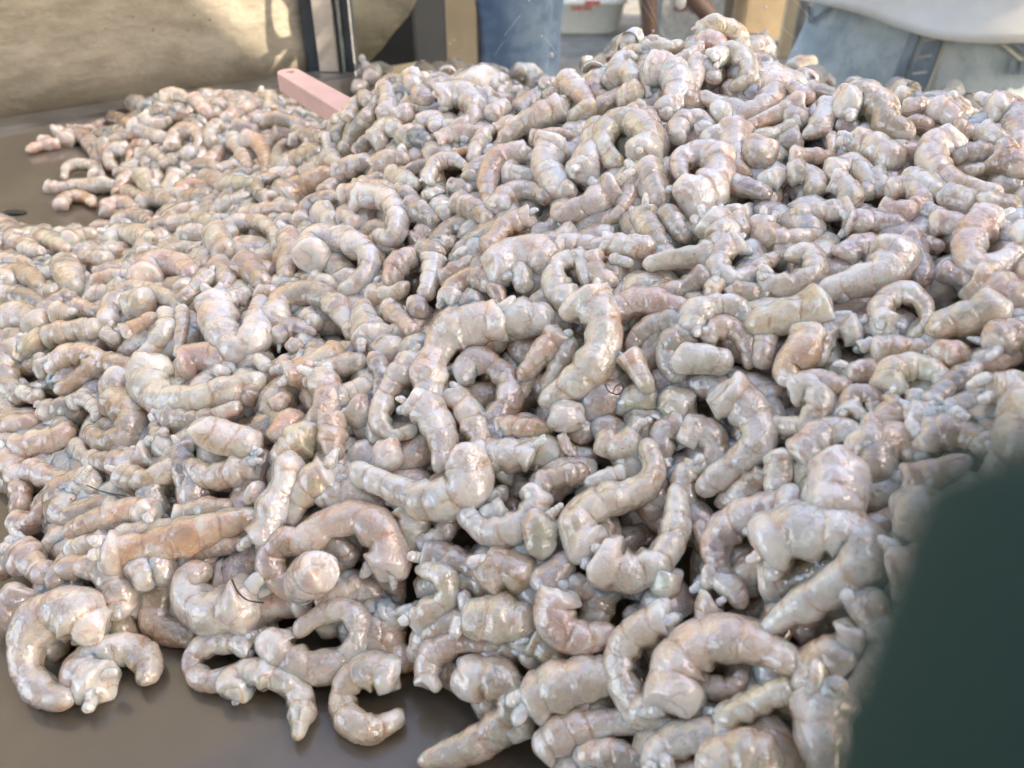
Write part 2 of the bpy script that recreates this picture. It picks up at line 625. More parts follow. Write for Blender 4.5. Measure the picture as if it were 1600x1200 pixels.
# ---------------------------------------------------------------- node helper
class NT:
    def __init__(s, name):
        s.m = bpy.data.materials.new(name); s.m.use_nodes = True; s.t = s.m.node_tree
        s.b = s.t.nodes['Principled BSDF']; s.out = s.t.nodes['Material Output']
    def n(s, typ, **k):
        x = s.t.nodes.new('ShaderNode' + typ)
        for a, v in k.items(): setattr(x, a, v)
        return x
    def l(s, a, b): s.t.links.new(a, b)
    def set(s, sock, v):
        if hasattr(v, 'is_output'): s.l(v, sock)
        elif isinstance(v, (tuple, list)) and len(v) == 3 and sock.type == 'RGBA': sock.default_value = (*v, 1)
        else: sock.default_value = v
    def math(s, op, a, b=0, c=0):
        x = s.n('Math', operation=op)
        for i, v in enumerate((a, b, c)): s.set(x.inputs[i], v)
        return x.outputs[0]
    def ss(s, v, lo, hi):
        x = s.n('MapRange', interpolation_type='SMOOTHSTEP')
        s.set(x.inputs[0], v); x.inputs[1].default_value = lo; x.inputs[2].default_value = hi
        return x.outputs[0]
    def mix(s, f, a, b):
        x = s.n('Mix', data_type='RGBA')
        s.set(x.inputs[0], f); s.set(x.inputs[6], a); s.set(x.inputs[7], b)
        return x.outputs[2]
    def noise(s, vec, scale, detail=3, rough=.55, dist=0):
        x = s.n('TexNoise'); s.set(x.inputs['Vector'], vec)
        x.inputs['Scale'].default_value = scale; x.inputs['Detail'].default_value = detail
        x.inputs['Roughness'].default_value = rough; x.inputs['Distortion'].default_value = dist
        return x.outputs[0]
    def attr(s, name, out='Color'): return s.n('Attribute', attribute_name=name).outputs[out]
    def pos(s): return s.n('NewGeometry').outputs['Position']
    def scale(s, v, xyz):
        x = s.n('Mapping'); s.l(v, x.inputs[0]); x.inputs['Scale'].default_value = xyz; return x.outputs[0]
    def bump(s, h, strength, dist):
        x = s.n('Bump'); s.set(x.inputs['Height'], h); x.inputs['Strength'].default_value = strength
        x.inputs['Distance'].default_value = dist; s.l(x.outputs[0], s.b.inputs['Normal']); return x
    def p(s, **k):
        for a, v in k.items(): s.set(s.b.inputs[a.replace('_', ' ')], v)
        return s
def simple(name, col, rough=.6, var=.25, scale=30, metallic=0, bump=.15, bdist=.001):
    m = NT(name); ps = m.pos(); f = m.noise(ps, scale, 5)
    dark = tuple(c * (1 - var) for c in col); lite = tuple(min(1, c * (1 + var)) for c in col)
    m.p(Base_Color=m.mix(m.ss(f, .3, .7), dark, lite), Roughness=rough, Metallic=metallic)
    if bump: m.bump(m.noise(ps, scale * 4, 4), bump, bdist)
    return m.m

# ---------------------------------------------------------------- materials
def shrimp_material():
    m = NT('raw_shrimp'); ps = m.pos(); tint = m.attr('tint'); al = m.attr('along', 'Fac'); uv = m.attr('segm', 'Vector'); sd = m.attr('seed', 'Fac')
    sep = m.n('SeparateXYZ'); m.l(uv, sep.inputs[0]); u, th = sep.outputs[0], sep.outputs[1]
    off = m.n('CombineXYZ'); m.l(sd, off.inputs[0]); m.l(sd, off.inputs[2])
    va = m.n('VectorMath', operation='ADD'); m.l(ps, va.inputs[0]); m.l(off.outputs[0], va.inputs[1]); q = va.outputs[0]
    n1 = m.noise(q, 95, 4, .6); n2 = m.noise(q, 210, 4, .65, .6); n3 = m.noise(q, 55, 3, .6); n4 = m.noise(q, 1500, 2, .5)
    white = m.n('TexWhiteNoise', noise_dimensions='1D')
    m.l(m.math('ADD', m.math('FLOOR', u), m.math('MULTIPLY', sd, 3.7)), white.inputs['W']); wn_ = white.outputs['Value']
    ath = m.math('ABSOLUTE', th)
    c = m.mix(m.math('MULTIPLY', m.ss(wn_, .45, 1.0), .40), tint, (.86, .85, .81))
    c = m.mix(m.math('MULTIPLY', m.ss(n1, .50, .60), .60), c, (.87, .865, .83))
    c = m.mix(m.math('MULTIPLY', m.ss(n1, .48, .36), .45), c, (.45, .40, .335))
    c = m.mix(m.math('MULTIPLY', m.ss(m.math('ADD', ath, m.math('MULTIPLY', n2, .3)), .46, .64), .50), c, (.58, .50, .30))     # olive belly
    c = m.mix(m.math('MULTIPLY', m.math('MULTIPLY', m.ss(ath, .20, .04), m.ss(n3, .38, .60)), .60), c, (.80, .54, .40))        # peach back
    c = m.mix(m.math('MULTIPLY', m.ss(n2, .54, .70), .42), c, (.52, .40, .21))
    c = m.mix(m.math('MULTIPLY', m.ss(n3, .56, .72), .55), c, (.80, .52, .38))
    c = m.mix(m.math('MULTIPLY', m.ss(al, .20, .03), .75), c, (.88, .87, .84))
    # darker seams between the body segments
    fr = m.math('FRACT', m.math('ADD', u, m.math('MULTIPLY', m.math('SUBTRACT', n2, .5), .30)))
    d = m.math('MINIMUM', fr, m.math('SUBTRACT', 1, fr))
    seam = m.math('MULTIPLY', m.ss(d, .05, .0), m.ss(m.noise(q, 150, 3), .42, .62))
    wide = m.math('MULTIPLY', m.ss(d, .17, .0), m.ss(m.noise(q, 120, 2), .43, .62))
    c = m.mix(m.math('MULTIPLY', wide, .52), c, (.57, .32, .15))
    c = m.mix(m.math('MULTIPLY', seam, .40), c, (.27, .14, .07))
    # net of fine veins
    dq = m.n('TexNoise'); m.l(q, dq.inputs['Vector']); dq.inputs['Scale'].default_value = 160; dq.inputs['Detail'].default_value = 3
    vm = m.n('VectorMath', operation='MULTIPLY_ADD'); m.l(dq.outputs['Color'], vm.inputs[0]); vm.inputs[1].default_value = (.011, .011, .011); m.l(q, vm.inputs[2])
    vo = m.n('TexVoronoi', feature='DISTANCE_TO_EDGE'); m.l(vm.outputs[0], vo.inputs['Vector']); vo.inputs['Scale'].default_value = 95
    net = m.math('MULTIPLY', m.ss(vo.outputs['Distance'], .07, .0), m.ss(m.noise(q, 75, 2), .48, .64))
    c = m.mix(m.math('MULTIPLY', net, .48), c, (.42, .26, .15))
    # vein along the back of some
    vd = m.math('ABSOLUTE', m.math('SUBTRACT', th, m.math('MULTIPLY', m.math('SUBTRACT', n3, .5), .12)))
    vein = m.math('MULTIPLY', m.ss(vd, .022, .004), m.math('MULTIPLY', m.ss(m.noise(q, 70, 1), .45, .6), m.math('GREATER_THAN', m.math('FRACT', m.math('MULTIPLY', sd, 7.31)), .6)))
    c = m.mix(m.math('MULTIPLY', vein, .55), c, (.16, .12, .11))
    speck = m.math('MULTIPLY', m.ss(n4, .66, .72), m.ss(m.noise(q, 80, 1), .5, .62))
    c = m.mix(m.math('MULTIPLY', speck, .7), c, (.14, .09, .06))
    m.p(Base_Color=c, Roughness=m.math('ADD', .14, m.math('MULTIPLY', n2, .22)), IOR=1.55,
        Coat_Weight=1.0, Coat_Roughness=.025, Coat_IOR=2.15)
    m.b.inputs['Subsurface Weight'].default_value = 1.0
    opaque = m.math('MAXIMUM', m.math('MULTIPLY', m.ss(al, .24, .05), .85), m.math('MULTIPLY', m.ss(n1, .50, .60), .6))
    m.l(m.math('MULTIPLY', .18, m.math('SUBTRACT', 1, opaque)), m.b.inputs['Transmission Weight'])       # glassy flesh, opaque where it is white
    m.b.inputs['Subsurface Radius'].default_value = (1, .62, .45)
    m.b.inputs['Subsurface Scale'].default_value = .0065
    h = m.math('ADD', m.math('MULTIPLY', m.noise(q, 210, 2), .8), m.math('MULTIPLY', m.noise(q, 560, 2), .42))
    h = m.math('SUBTRACT', h, m.math('MULTIPLY', wide, .18))
    m.bump(h, .75, .00125)
    m.l(m.b.inputs['Normal'].links[0].from_socket, m.b.inputs['Coat Normal'])
    return m.m
M_SHRIMP = shrimp_material()

def tray_material():
    m = NT('wet_steel_tray'); ps = m.pos()
    f = m.noise(ps, 9, 5, .6); g = m.noise(m.scale(ps, (3, 120, 3)), 3, 3)
    c = m.mix(m.ss(f, .35, .7), (.10, .088, .068), (.165, .146, .117))
    c = m.mix(m.math('MULTIPLY', g, .3), c, (.12, .11, .09))
    m.p(Base_Color=c, Roughness=m.math('ADD', .2, m.math('MULTIPLY', f, .25)), IOR=1.5, Coat_Weight=.8, Coat_Roughness=.09, Coat_IOR=1.5)
    m.bump(m.noise(ps, 45, 2), .06, .002)
    return m.m
def wall_material():
    m = NT('rough_plaster'); ps = m.pos()
    st = m.noise(m.scale(ps, (14, 14, 36)), 1.6, 6, .65); f = m.noise(ps, 14, 5, .6); k = m.noise(ps, 160, 2)
    c = m.mix(m.ss(st, .3, .7), (.24, .23, .18), (.38, .365, .295))
    c = m.mix(m.math('MULTIPLY', m.ss(f, .5, .7), .4), c, (.40, .38, .31))
    c = m.mix(m.math('MULTIPLY', m.ss(k, .70, .76), .7), c, (.12, .10, .07))
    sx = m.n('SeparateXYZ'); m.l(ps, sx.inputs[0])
    foot_shade = m.math('ADD', sx.outputs[2], m.math('MULTIPLY', m.math('SUBTRACT', f, .5), .05))
    c = m.mix(m.math('MULTIPLY', m.ss(foot_shade, .045, .0), .8), c, (.13, .12, .085))      # shade painted into the plaster colour, darker towards the foot
    m.p(Base_Color=c, Roughness=.85)
    m.bump(m.math('ADD', st, m.math('MULTIPLY', k, .25)), .5, .006)
    return m.m
def denim_material(name, a, b, wear=.5):
    m = NT(name); ps = m.pos()
    f = m.noise(ps, 16, 5, .65); g = m.noise(m.scale(ps, (400, 400, 90)), 1.5, 2)
    c = m.mix(m.ss(f, .38, .62), a, b)
    c = m.mix(m.math('MULTIPLY', m.ss(m.noise(ps, 7, 3), .5, .68), wear), c, tuple(min(.85, x * 1.35 + .08) for x in b))
    c = m.mix(m.math('MULTIPLY', m.ss(m.noise(ps, 55, 4, .7), .5, .72), .5), c, tuple(x * .6 for x in a))
    c = m.mix(m.math('MULTIPLY', g, .3), c, tuple(x * .55 for x in a))
    m.p(Base_Color=c, Roughness=.9)
    m.bump(m.math('ADD', g, m.math('MULTIPLY', f, 3)), .3, .002)
    return m.m
def glass_material():
    m = NT('thin_glass'); ps = m.pos()
    tr = m.n('BsdfTransparent'); tr.inputs[0].default_value = (.955, .975, .96, 1)
    gl = m.n('BsdfGlossy'); gl.inputs['Roughness'].default_value = .02
    df = m.n('BsdfDiffuse'); df.inputs[0].default_value = (.8, .82, .8, 1)
    lw = m.n('Fresnel'); lw.inputs[0].default_value = 1.18
    mx = m.n('MixShader'); m.l(lw.outputs[0], mx.inputs[0]); m.l(tr.outputs[0], mx.inputs[1]); m.l(gl.outputs[0], mx.inputs[2])
    smear = m.math('ADD', .004, m.math('MULTIPLY', m.ss(m.noise(m.scale(ps, (6, 6, 14)), 2, 5), .45, .8), .03))
    m2 = m.n('MixShader'); m.l(smear, m2.inputs[0]); m.l(mx.outputs[0], m2.inputs[1]); m.l(df.outputs[0], m2.inputs[2])
    m.l(m2.outputs[0], m.out.inputs[0]); return m.m
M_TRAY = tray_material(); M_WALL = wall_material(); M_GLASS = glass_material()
M_DENIM = denim_material('washed_denim', (.40, .49, .55), (.60, .68, .71))
M_DENIM2 = denim_material('blue_denim', (.085, .15, .25), (.17, .26, .37), .25)
M_DENIMDK = denim_material('denim_seam', (.17, .23, .30), (.30, .37, .44), .2)
M_THREAD = simple('pale_thread', (.55, .52, .45), .8)
M_SHIRT = simple('white_cotton', (.86, .85, .86), .9, .04, 40)
M_SKIN = simple('light_brown_skin', (.42, .26, .18), .5, .1)
M_SKIN2 = simple('dark_brown_skin', (.105, .055, .038), .5, .15)
M_HAIR = simple('black_hair', (.02, .017, .015), .5)
M_DARKCLOTH = simple('navy_cloth', (.025, .032, .045), .9)
M_SHOE = simple('black_rubber', (.03, .03, .03), .7)
M_CARD = simple('brown_cardboard', (.33, .26, .17), .85, .1, 20)
M_CARD_L = simple('cardboard_edge', (.45, .40, .29), .85, .1, 40)
M_NAVY = simple('navy_plastic', (.006, .008, .012), .6)
M_WHITEPL = simple('white_plastic', (.78, .77, .70), .4, .05)
M_RED = simple('red_print', (.62, .12, .07), .6)
M_MAROON = simple('maroon_plastic', (.24, .045, .055), .5)
M_GREYPL = simple('grey_plastic', (.30, .32, .33), .5)
M_CHROME = simple('brushed_steel', (.62, .59, .52), .35, .12, 60, .35, .05)
M_STEEL = simple('dull_steel', (.34, .35, .35), .35, .2, 25, .8, .05)
M_FRAME = simple('dark_frame', (.05, .065, .08), .45)
M_GLASSEDGE = simple('glass_edge', (.22, .27, .26), .25)
M_PINK = simple('pink_plastic', (.82, .57, .54), .38, .05, 60, 0, .05, .0005)
M_GREEN = simple('dark_green_fabric', (.006, .034, .028), .9, .35, 40, 0, .4, .002)
M_THREADDK = simple('dark_hair_strand', (.10, .035, .025), .5)
M_SHELL = simple('dark_shell', (.03, .03, .035), .3)
M_ASPHALT = simple('worn_asphalt', (.17, .17, .155), .9, .25, 8)
M_PALE = simple('pale_render', (.62, .58, .46), .9, .1, 2)
M_AWN = simple('awning_canvas', (.22, .21, .19), .9, .1, 3)

# ================================================================ the ground and the tray table
G = -0.85
bm = bmesh.new()
bmesh.ops.create_grid(bm, x_segments=1, y_segments=1, size=150, matrix=Matrix.Translation((0, 60, G)))
tag(bm_obj('ground', bm, M_ASPHALT), 'worn grey asphalt ground behind the stall', kind='structure')

LW0, LW1 = on_plane(0, 190, 0), on_plane(430, 125, 0)       # foot of the plaster wall
wd = unit(LW1 - LW0); wn = np.array([wd[1], -wd[0], 0])      # along it, and out of it towards the table
POST = on_plane(524, 118, 0)
bd = unit(on_plane(655, 115, 0) - on_plane(575, 107, 0))     # along the back pane
bn = np.array([bd[1], -bd[0], 0])
# tray table: polygon top with a low raised rim at the back, apron and legs
corner = POST + np.array([0, .0, 0])
pA = LW0 - wd * .9 + wn * .012; pB = LW1 + wd * .16 + wn * .012
pC = corner + bd * .02; pD = corner + bd * 1.5
poly = [pA, pB, pC, pD, np.array([pD[0], -.28, 0]), np.array([pA[0], -.28, 0])]
table = empty('tray_table', (0.1, .4, G)); tag(table, 'steel market table whose wet brown tray top holds the shrimp heap', 'table')
bm = bmesh.new(); prism(bm, [tuple(p) for p in poly], (0, 0, -.035)); bm_obj('tray_top', bm, M_TRAY, table)
for lx, ly in ((-.9, -.15), (1.05, -.15), (-.25, .75), (1.05, .35)):
    bm = bmesh.new(); box(bm, (lx, ly, (G - .035) / 2), (.05, .05, -G - .035), bevel=.004); bm_obj('leg', bm, M_STEEL, table)
# low steel ledge along the wall (joins the wall and the tray)
bm = bmesh.new()
a, b = LW0 - wd * .9, LW1 + wd * .12
prism(bm, [tuple(a + wn * .004), tuple(b + wn * .004), tuple(b + wn * .004 + [0, 0, .004]), tuple(a + wn * .004 + [0, 0, .004])], tuple(wn * .030))
bm_obj('ledge', bm, M_STEEL, table)

# ================================================================ plaster wall beside the table
def rough_slab(name, a, b, z0, z1, thick, nrm, seed, lower=None, label=None):
    """a wall slab with an uneven face, from a to b (on the ground plan), facing nrm"""
    nx, nz = 120, 110; nz0 = Noise3(np.random.RandomState(seed), 14)
    V = []; F = []
    for i in range(nx + 1):
        for k in range(nz + 1):
            u, v = i / nx, k / nz
            zl = z0 if lower is None else lower(u)
            p = a + (b - a) * u; z = zl + (z1 - zl) * v
            q = np.array([[p[0], p[1], z * 3]])
            h = .0025 * nz0(q, 40)[0] + .0012 * nz0(q, 130)[0]
            V.append(np.array([p[0], p[1], z]) + nrm * (h - .004))
    n0 = len(V)
    for i in range(nx + 1):
        for k in (0, nz):
            V.append(V[i * (nz + 1) + k] - nrm * thick)
    id = lambda i, k: i * (nz + 1) + k
    for i in range(nx):
        for k in range(nz): F.append((id(i, k), id(i + 1, k), id(i + 1, k + 1), id(i, k + 1)))
        F.append((id(i, 0), n0 + 2 * i, n0 + 2 * i + 2, id(i + 1, 0)))
        F.append((id(i, nz), id(i + 1, nz), n0 + 2 * i + 3, n0 + 2 * i + 1))
        F.append((n0 + 2 * i, n0 + 2 * i + 1, n0 + 2 * i + 3, n0 + 2 * i + 2))
    for i in (0, nx):
        F.append([id(i, k) for k in range(nz + 1)] + [n0 + 2 * i + 1, n0 + 2 * i])
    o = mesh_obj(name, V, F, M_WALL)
    tag(o, label, 'wall'); return o
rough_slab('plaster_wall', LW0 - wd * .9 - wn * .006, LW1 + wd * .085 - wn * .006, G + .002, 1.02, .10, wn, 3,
           label='rough cream plaster wall beside the tray table, shade painted along its foot')
# end piece of the wall past the post; its lower edge has broken away in a curve
c0, c1 = P3(553, 60, 1.0), P3(652, 60, 1.0)
def low(u):
    px = 553 + u * 99
    py = np.interp(px, [553, 560, 575, 595, 615, 640, 652], [120, 116, 102, 80, 52, 22, -2])
    return P3(px, py, 1.0)[2]
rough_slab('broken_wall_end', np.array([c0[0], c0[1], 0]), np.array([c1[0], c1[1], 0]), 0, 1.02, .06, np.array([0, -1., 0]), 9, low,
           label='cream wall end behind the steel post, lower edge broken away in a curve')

# ================================================================ glass guard: post, side and back panes
guard = empty('glass_guard', tuple(POST)); tag(guard, 'glass sneeze guard with a steel corner post along the back of the table', 'glass guard')
pw = unit(np.array([1, -.1, 0])); pn = np.array([pw[1], -pw[0], 0])
def post_piece(name, x0, x1, y0, y1, z0, z1, mat, bev=.001):
    bm = bmesh.new(); ang = math.atan2(pw[1], pw[0])
    c = POST + pw * (x0 + x1) / 2 - pn * (y0 + y1) / 2
    box(bm, (c[0], c[1], (z0 + z1) / 2), (x1 - x0, y1 - y0, z1 - z0), ang, bev)
    return bm_obj(name, bm, mat, guard)
post_piece('dark_backing', -.030, -.014, .004, .016, .001, .5, M_FRAME)
post_piece('steel_strip', -.0155, .0055, -.004, .003, .0045, .5, M_CHROME)
post_piece('gasket', .006, .0095, .0, .012, .001, .5, M_FRAME)
post_piece('glass_edge', .010, .0125, -.006, .004, .001, .5, M_GLASSEDGE)
post_piece('dark_frame', .013, .0225, .000, .014, .003, .5, M_FRAME)
post_piece('foot', -.016, .007, -.006, .014, .0005, .004, M_NAVY)
def pane(name, a, b, z0, z1, th, n):
    bm = bmesh.new()
    prism(bm, [(a[0], a[1], z0), (b[0], b[1], z0), (b[0], b[1], z1), (a[0], a[1], z1)], tuple(n * th))
    return bm_obj(name, bm, M_GLASS, guard)
pane('glass_pane', POST + bd * .026, POST + bd * 1.4, .002, .42, .004, bn)

# scratches and dried splashes on the pane
V, F = [], []
for px, py, ang, ln in ((1005, 8, 2.1, 60), (1030, 40, 2.0, 90), (1250, 10, 2.3, 60), (1225, 45, 2.4, 50), (860, 70, 2.2, 30), (800, 40, .9, 40), (780, 75, 1.0, 25)):
    t = np.linspace(0, 1, 2)
    pts = []
    for s_ in (0, .5, 1):
        x, y = px + math.cos(ang) * ln * (s_ - .5), py + math.sin(ang) * ln * (s_ - .5) * -1
        r0 = P3(x, y, 1.0) - [0, 0, CH]
        tt = ((POST + bn * .005) @ bn) / (r0 @ bn)
        pts.append(np.array([0, 0, CH]) + r0 * tt)
    v, f = plain_tube(pts, .00011, 4, 4); F += [tuple(i + len(V) for i in q) for q in f]; V += list(v)
M_SPLASH = simple('dried_splash', (.75, .76, .74), .5)
o = mesh_obj('scratches', V, F, M_SPLASH, guard); o['kind'] = 'stuff'
bm = bmesh.new()
for k in range(16):
    px, py = rng.uniform(560, 1260), rng.uniform(-10, 150) 
    r0 = P3(px, py, 1.0) - [0, 0, CH]; tt = ((POST + bn * .0045) @ bn) / (r0 @ bn); c = np.array([0, 0, CH]) + r0 * tt
    rr = abs(rng.normal(0, .0006)) + .0003
    bmesh.ops.create_icosphere(bm, subdivisions=1, radius=rr, matrix=Matrix.Translation(c) @ Matrix.Diagonal((1, .4, 1.2, 1)))
for px, py, rr in ((1196, 52, .003), (1197, 52, .0014), (1188, 62, .0012), (566, 92, .004), (572, 104, .005), (580, 112, .004), (562, 112, .003), (846, 56, .001), (862, 86, .0022), (1064, 4, .005)):
    r0 = P3(px, py, 1.0) - [0, 0, CH]; tt = ((POST + bn * .0045) @ bn) / (r0 @ bn); c = np.array([0, 0, CH]) + r0 * tt
    bmesh.ops.create_icosphere(bm, subdivisions=2, radius=rr, matrix=Matrix.Translation(c) @ Matrix.Diagonal((1, .35, 1.2, 1)))
o = bm_obj('splashes', bm, M_SPLASH, guard, True); o['kind'] = 'stuff'

# ================================================================ things behind the guard
def carton(name, c, size, rz, label, mat=M_CARD, cat='box'):
    e = empty(name, (c[0], c[1], c[2])); tag(e, label, cat)
    sx, sy, sz = size; t = .005
    Mx = Matrix.Translation(Vector(c)) @ Matrix.Rotation(rz, 4, 'Z')
    for nm, cc, ss in (('side', (0, -sy / 2, sz / 2), (sx, t, sz)), ('side', (0, sy / 2, sz / 2), (sx, t, sz)),
                       ('side', (-sx / 2, 0, sz / 2), (t, sy - t * 2.2, sz)), ('side', (sx / 2, 0, sz / 2), (t, sy - t * 2.2, sz)),
                       ('base', (0, 0, t), (sx - 2.4 * t, sy - 2.4 * t, t))):
        bm = bmesh.new(); box(bm, cc, ss, 0, .0008, Mx); bm_obj(nm, bm, mat, e)
    for sgn in (-1, 1):
        bm = bmesh.new(); box(bm, (0, sgn * (sy / 2 + .03), sz + .022), (sx, t, .07), 0, .0008, Mx @ Matrix.Translation((0, 0, 0)))
        bm_obj('flap', bm, M_CARD_L, e)
    bm = bmesh.new(); box(bm, (-sx / 2 - .001, -sy / 2 - .001, sz / 2), (.012, .012, sz), 0, .002, Mx); bm_obj('corner_edge', bm, M_CARD_L, e)
    return e
c = P3(760, 60, 1.7); carton('cardboard_carton', (c[0] - .112, c[1] + .14, G), (.152, .26, .95), .12, 'tall brown cardboard carton between the dark crate and the jeans leg')
c = P3(1180, 40, 4.6); carton('cardboard_carton', (c[0], c[1] + .2, G), (.29, .35, .75), .1, 'brown carton standing behind the bare-legged sitter')
c = P3(1262, 60, 4.2); carton('cardboard_carton', (c[0] + .05, c[1] + .2, G), (.22, .35, .8), -.35, 'narrow brown carton beside the washed jeans, right of the bright gap')
# dark crate (navy tub) right behind the pane
cr = empty('navy_crate', (0, 0, 0)); c = P3(620, 60, 1.12); cr.location = (c[0], c[1] + .1, G)
tag(cr, 'dark navy crate standing under the broken wall end', 'crate')
Mx = Matrix.Translation((c[0] - .038, c[1] + .12, 0)) @ Matrix.Rotation(-.1, 4, 'Z')
zt = .07
for cc, ss in (((0, -.12, (G + zt) / 2), (.15, .012, zt - G)), ((0, .12, (G + zt) / 2), (.15, .012, zt - G)), ((-.069, 0, (G + zt) / 2), (.012, .226, zt - G)), ((.069, 0, (G + zt) / 2), (.012, .226, zt - G))):
    bm = bmesh.new(); box(bm, cc, ss, 0, .002, Mx); bm_obj('side', bm, M_NAVY, cr)
bm = bmesh.new(); box(bm, (0, 0, G + .01), (.12, .22, .01), 0, 0, Mx); bm_obj('base', bm, M_NAVY, cr)
bm = bmesh.new(); box(bm, (0, -.13, zt + .006), (.17, .03, .012), 0, .003, Mx); bm_obj('rim', bm, M_NAVY, cr)

# white fish tub with red marks and its lid ajar
c = on_plane(915, 58, G); tb = empty('white_tub', (c[0], c[1] + .2, G)); tag(tb, 'white plastic tub with red print on the ground behind the glass', 'tub')
def tub_mesh(cx, cy, w0, w1, dy0, dy1, z0, z1, rc, th):
    V, F = [], []
    def ring(wd_, dp, z):
        out = []
        for k in range(32):
            a = 2 * math.pi * k / 32; ca, sa = math.cos(a), math.sin(a)
            out.append((cx + wd_ / 2 * np.sign(ca) * abs(ca) ** .45, cy + dp / 2 * np.sign(sa) * abs(sa) ** .45, z))
        return out
    rings = [ring(w0 * .9, dy0 * .9, z0), ring(w0, dy0, z0 + .012), ring(w1, dy1, z1 - .03), ring(w1 + .03, dy1 + .03, z1 - .028), ring(w1 + .03, dy1 + .03, z1), ring(w1 - .02, dy1 - .02, z1), ring(w0 - .02, dy0 - .02, z0 + .03)]
    for r_ in rings: V += r_
    return V, tube_faces(len(rings), 32)
v, f = tub_mesh(c[0], c[1] + .22, .40, .45, .34, .38, G, G + .19, .05, .01); mesh_obj('tub_body', v, f, M_WHITEPL, tb)
bm = bmesh.new(); box(bm, (0, 0, 0), (.44, .36, .014), 0, .004, Matrix.Translation((c[0] + .05, c[1] + .30, G + .24)) @ Matrix.Rotation(R(14), 4, 'X') @ Matrix.Rotation(R(-8), 4, 'Y')); bm_obj('lid', bm, M_GREYPL, tb)
bm = bmesh.new()
for k, wdt in enumerate((.010, .008, .012, .006, .009, .010, .007)):
    box(bm, (c[0] - .075 + k * .0165, c[1] + .0235, G + .145), (wdt, .003, .022), 0, 0)
bm_obj('red_print', bm, M_RED, tb)
bm = bmesh.new(); box(bm, (c[0] + .03, c[1] + .016, G + .174), (.085, .003, .022), 0, 0); bm_obj('red_label', bm, M_RED, tb)

# crate with maroon lid between the sitter's legs
c = on_plane(1075, 75, G); fc = empty('fish_crate', (c[0], c[1] + .15, G)); tag(fc, 'grey crate with maroon lid and dark red print between bare brown legs', 'crate')
bm = bmesh.new(); box(bm, (c[0], c[1] + .16, G + .13), (.34, .30, .26), 0, .012); bm_obj('crate_body', bm, M_GREYPL, fc)
bm = bmesh.new(); box(bm, (c[0], c[1] + .16, G + .30), (.37, .33, .075), 0, .012); bm_obj('lid', bm, M_MAROON, fc)
bm = bmesh.new()
for k in range(11):
    box(bm, (c[0] - .085 + k * .018, c[1] + .008, G + .20), (.011 if k % 3 else .006, .004, .034), 0, 0)
    if k % 2: box(bm, (c[0] - .085 + k * .018, c[1] + .007, G + .214 - .02 * (k % 3)), (.017, .004, .006), 0, 0)
bm_obj('red_print', bm, M_MAROON, fc)

# far pale building in the sun, a low kerb before it
bm = bmesh.new(); box(bm, (3, 16, G + 2.5), (30, 3, 5), 0, .02)
far = empty('pale_building', (3, 16, G)); tag(far, 'pale sunlit building across the bright yard', 'building')
bm_obj('wall', bm, M_PALE, far)
for k in range(7):
    bm = bmesh.new(); box(bm, (-8 + k * 3.4, 14.495, G + 1.9), (1.2, .03, 1.3)); wo = bm_obj('window', bm, M_FRAME, far)
    bm = bmesh.new(); box(bm, (-8 + k * 3.4, 14.46, G + 1.2), (1.4, .09, .08)); bm_obj('sill', bm, M_PALE, far)

# unseen awnings, added to shade the table and let sun reach the wall
def awning(name, x0, x1, y0, y1, z, label):
    e = empty(name, ((x0 + x1) / 2, (y0 + y1) / 2, G)); tag(e, label, 'awning')
    bm = bmesh.new(); prism(bm, [(x0, y0, z), (x1, y0, z + .1), (x1, y1, z + .1), (x0, y1, z)], (0, 0, .01)); bm_obj('canopy', bm, M_AWN, e)
    for x in (x0 + .05, x1 - .05):
        for y in (y0 + .05, y1 - .05):
            bm = bmesh.new(); bmesh.ops.create_cone(bm, cap_ends=True, segments=12, radius1=.02, radius2=.02, depth=z - G - .012, matrix=Matrix.Translation((x, y, (z + G) / 2 - .006))); bm_obj('pole', bm, M_STEEL, e, True)
awning('shade_awning', 1.15, 3.6, -2.6, .255, 1.55, 'unseen canvas awning on poles, added to shade the shrimp table')
awning('shade_awning', 1.15, 4.9, .385, 3.75, 1.55, 'second unseen canvas awning behind, added to shade the yard')
rf = empty('sky_shade_roof', (-.2, -.4, G)); tag(rf, 'unseen low corrugated roof, added to cut sky light over the shrimp table', 'roof')  # slotted roof added out of view to block sky and sharpen glints
for y0, y1 in ((-1.3, -.34), (-.14, .18)):
    V, F = [], []
    for sh in (0, .004):
        for i in range(121):
            for y in (y0, y1): V.append((-1.7 + 2.42 * i / 120, y, 1.14 - .08 * y + .012 * math.sin(i * 1.5) + sh))
    for i in range(120):
        F.append((i * 2, i * 2 + 1, i * 2 + 3, i * 2 + 2)); k = 242; F.append((k + i * 2, k + i * 2 + 2, k + i * 2 + 3, k + i * 2 + 1))
    mesh_obj('roof_sheet', V, F, M_AWN, rf)
bm = bmesh.new(); box(bm, (-.3, -1.36, (G + 1.2) / 2), (2.9, .1, 1.2 - G)); tag(bm_obj('light_block_wall', bm, M_PALE), 'unseen pale rendered wall behind the camera, added to block low light', 'wall')  # added out of view, keeps low light off the front of the heap
for x in (-1.65, .70):
    for y in (-1.25, .14):
        bm = bmesh.new(); box(bm, (x, y, (G + 1.10) / 2), (.05, .05, 1.10 - G)); bm_obj('post', bm, M_STEEL, rf)
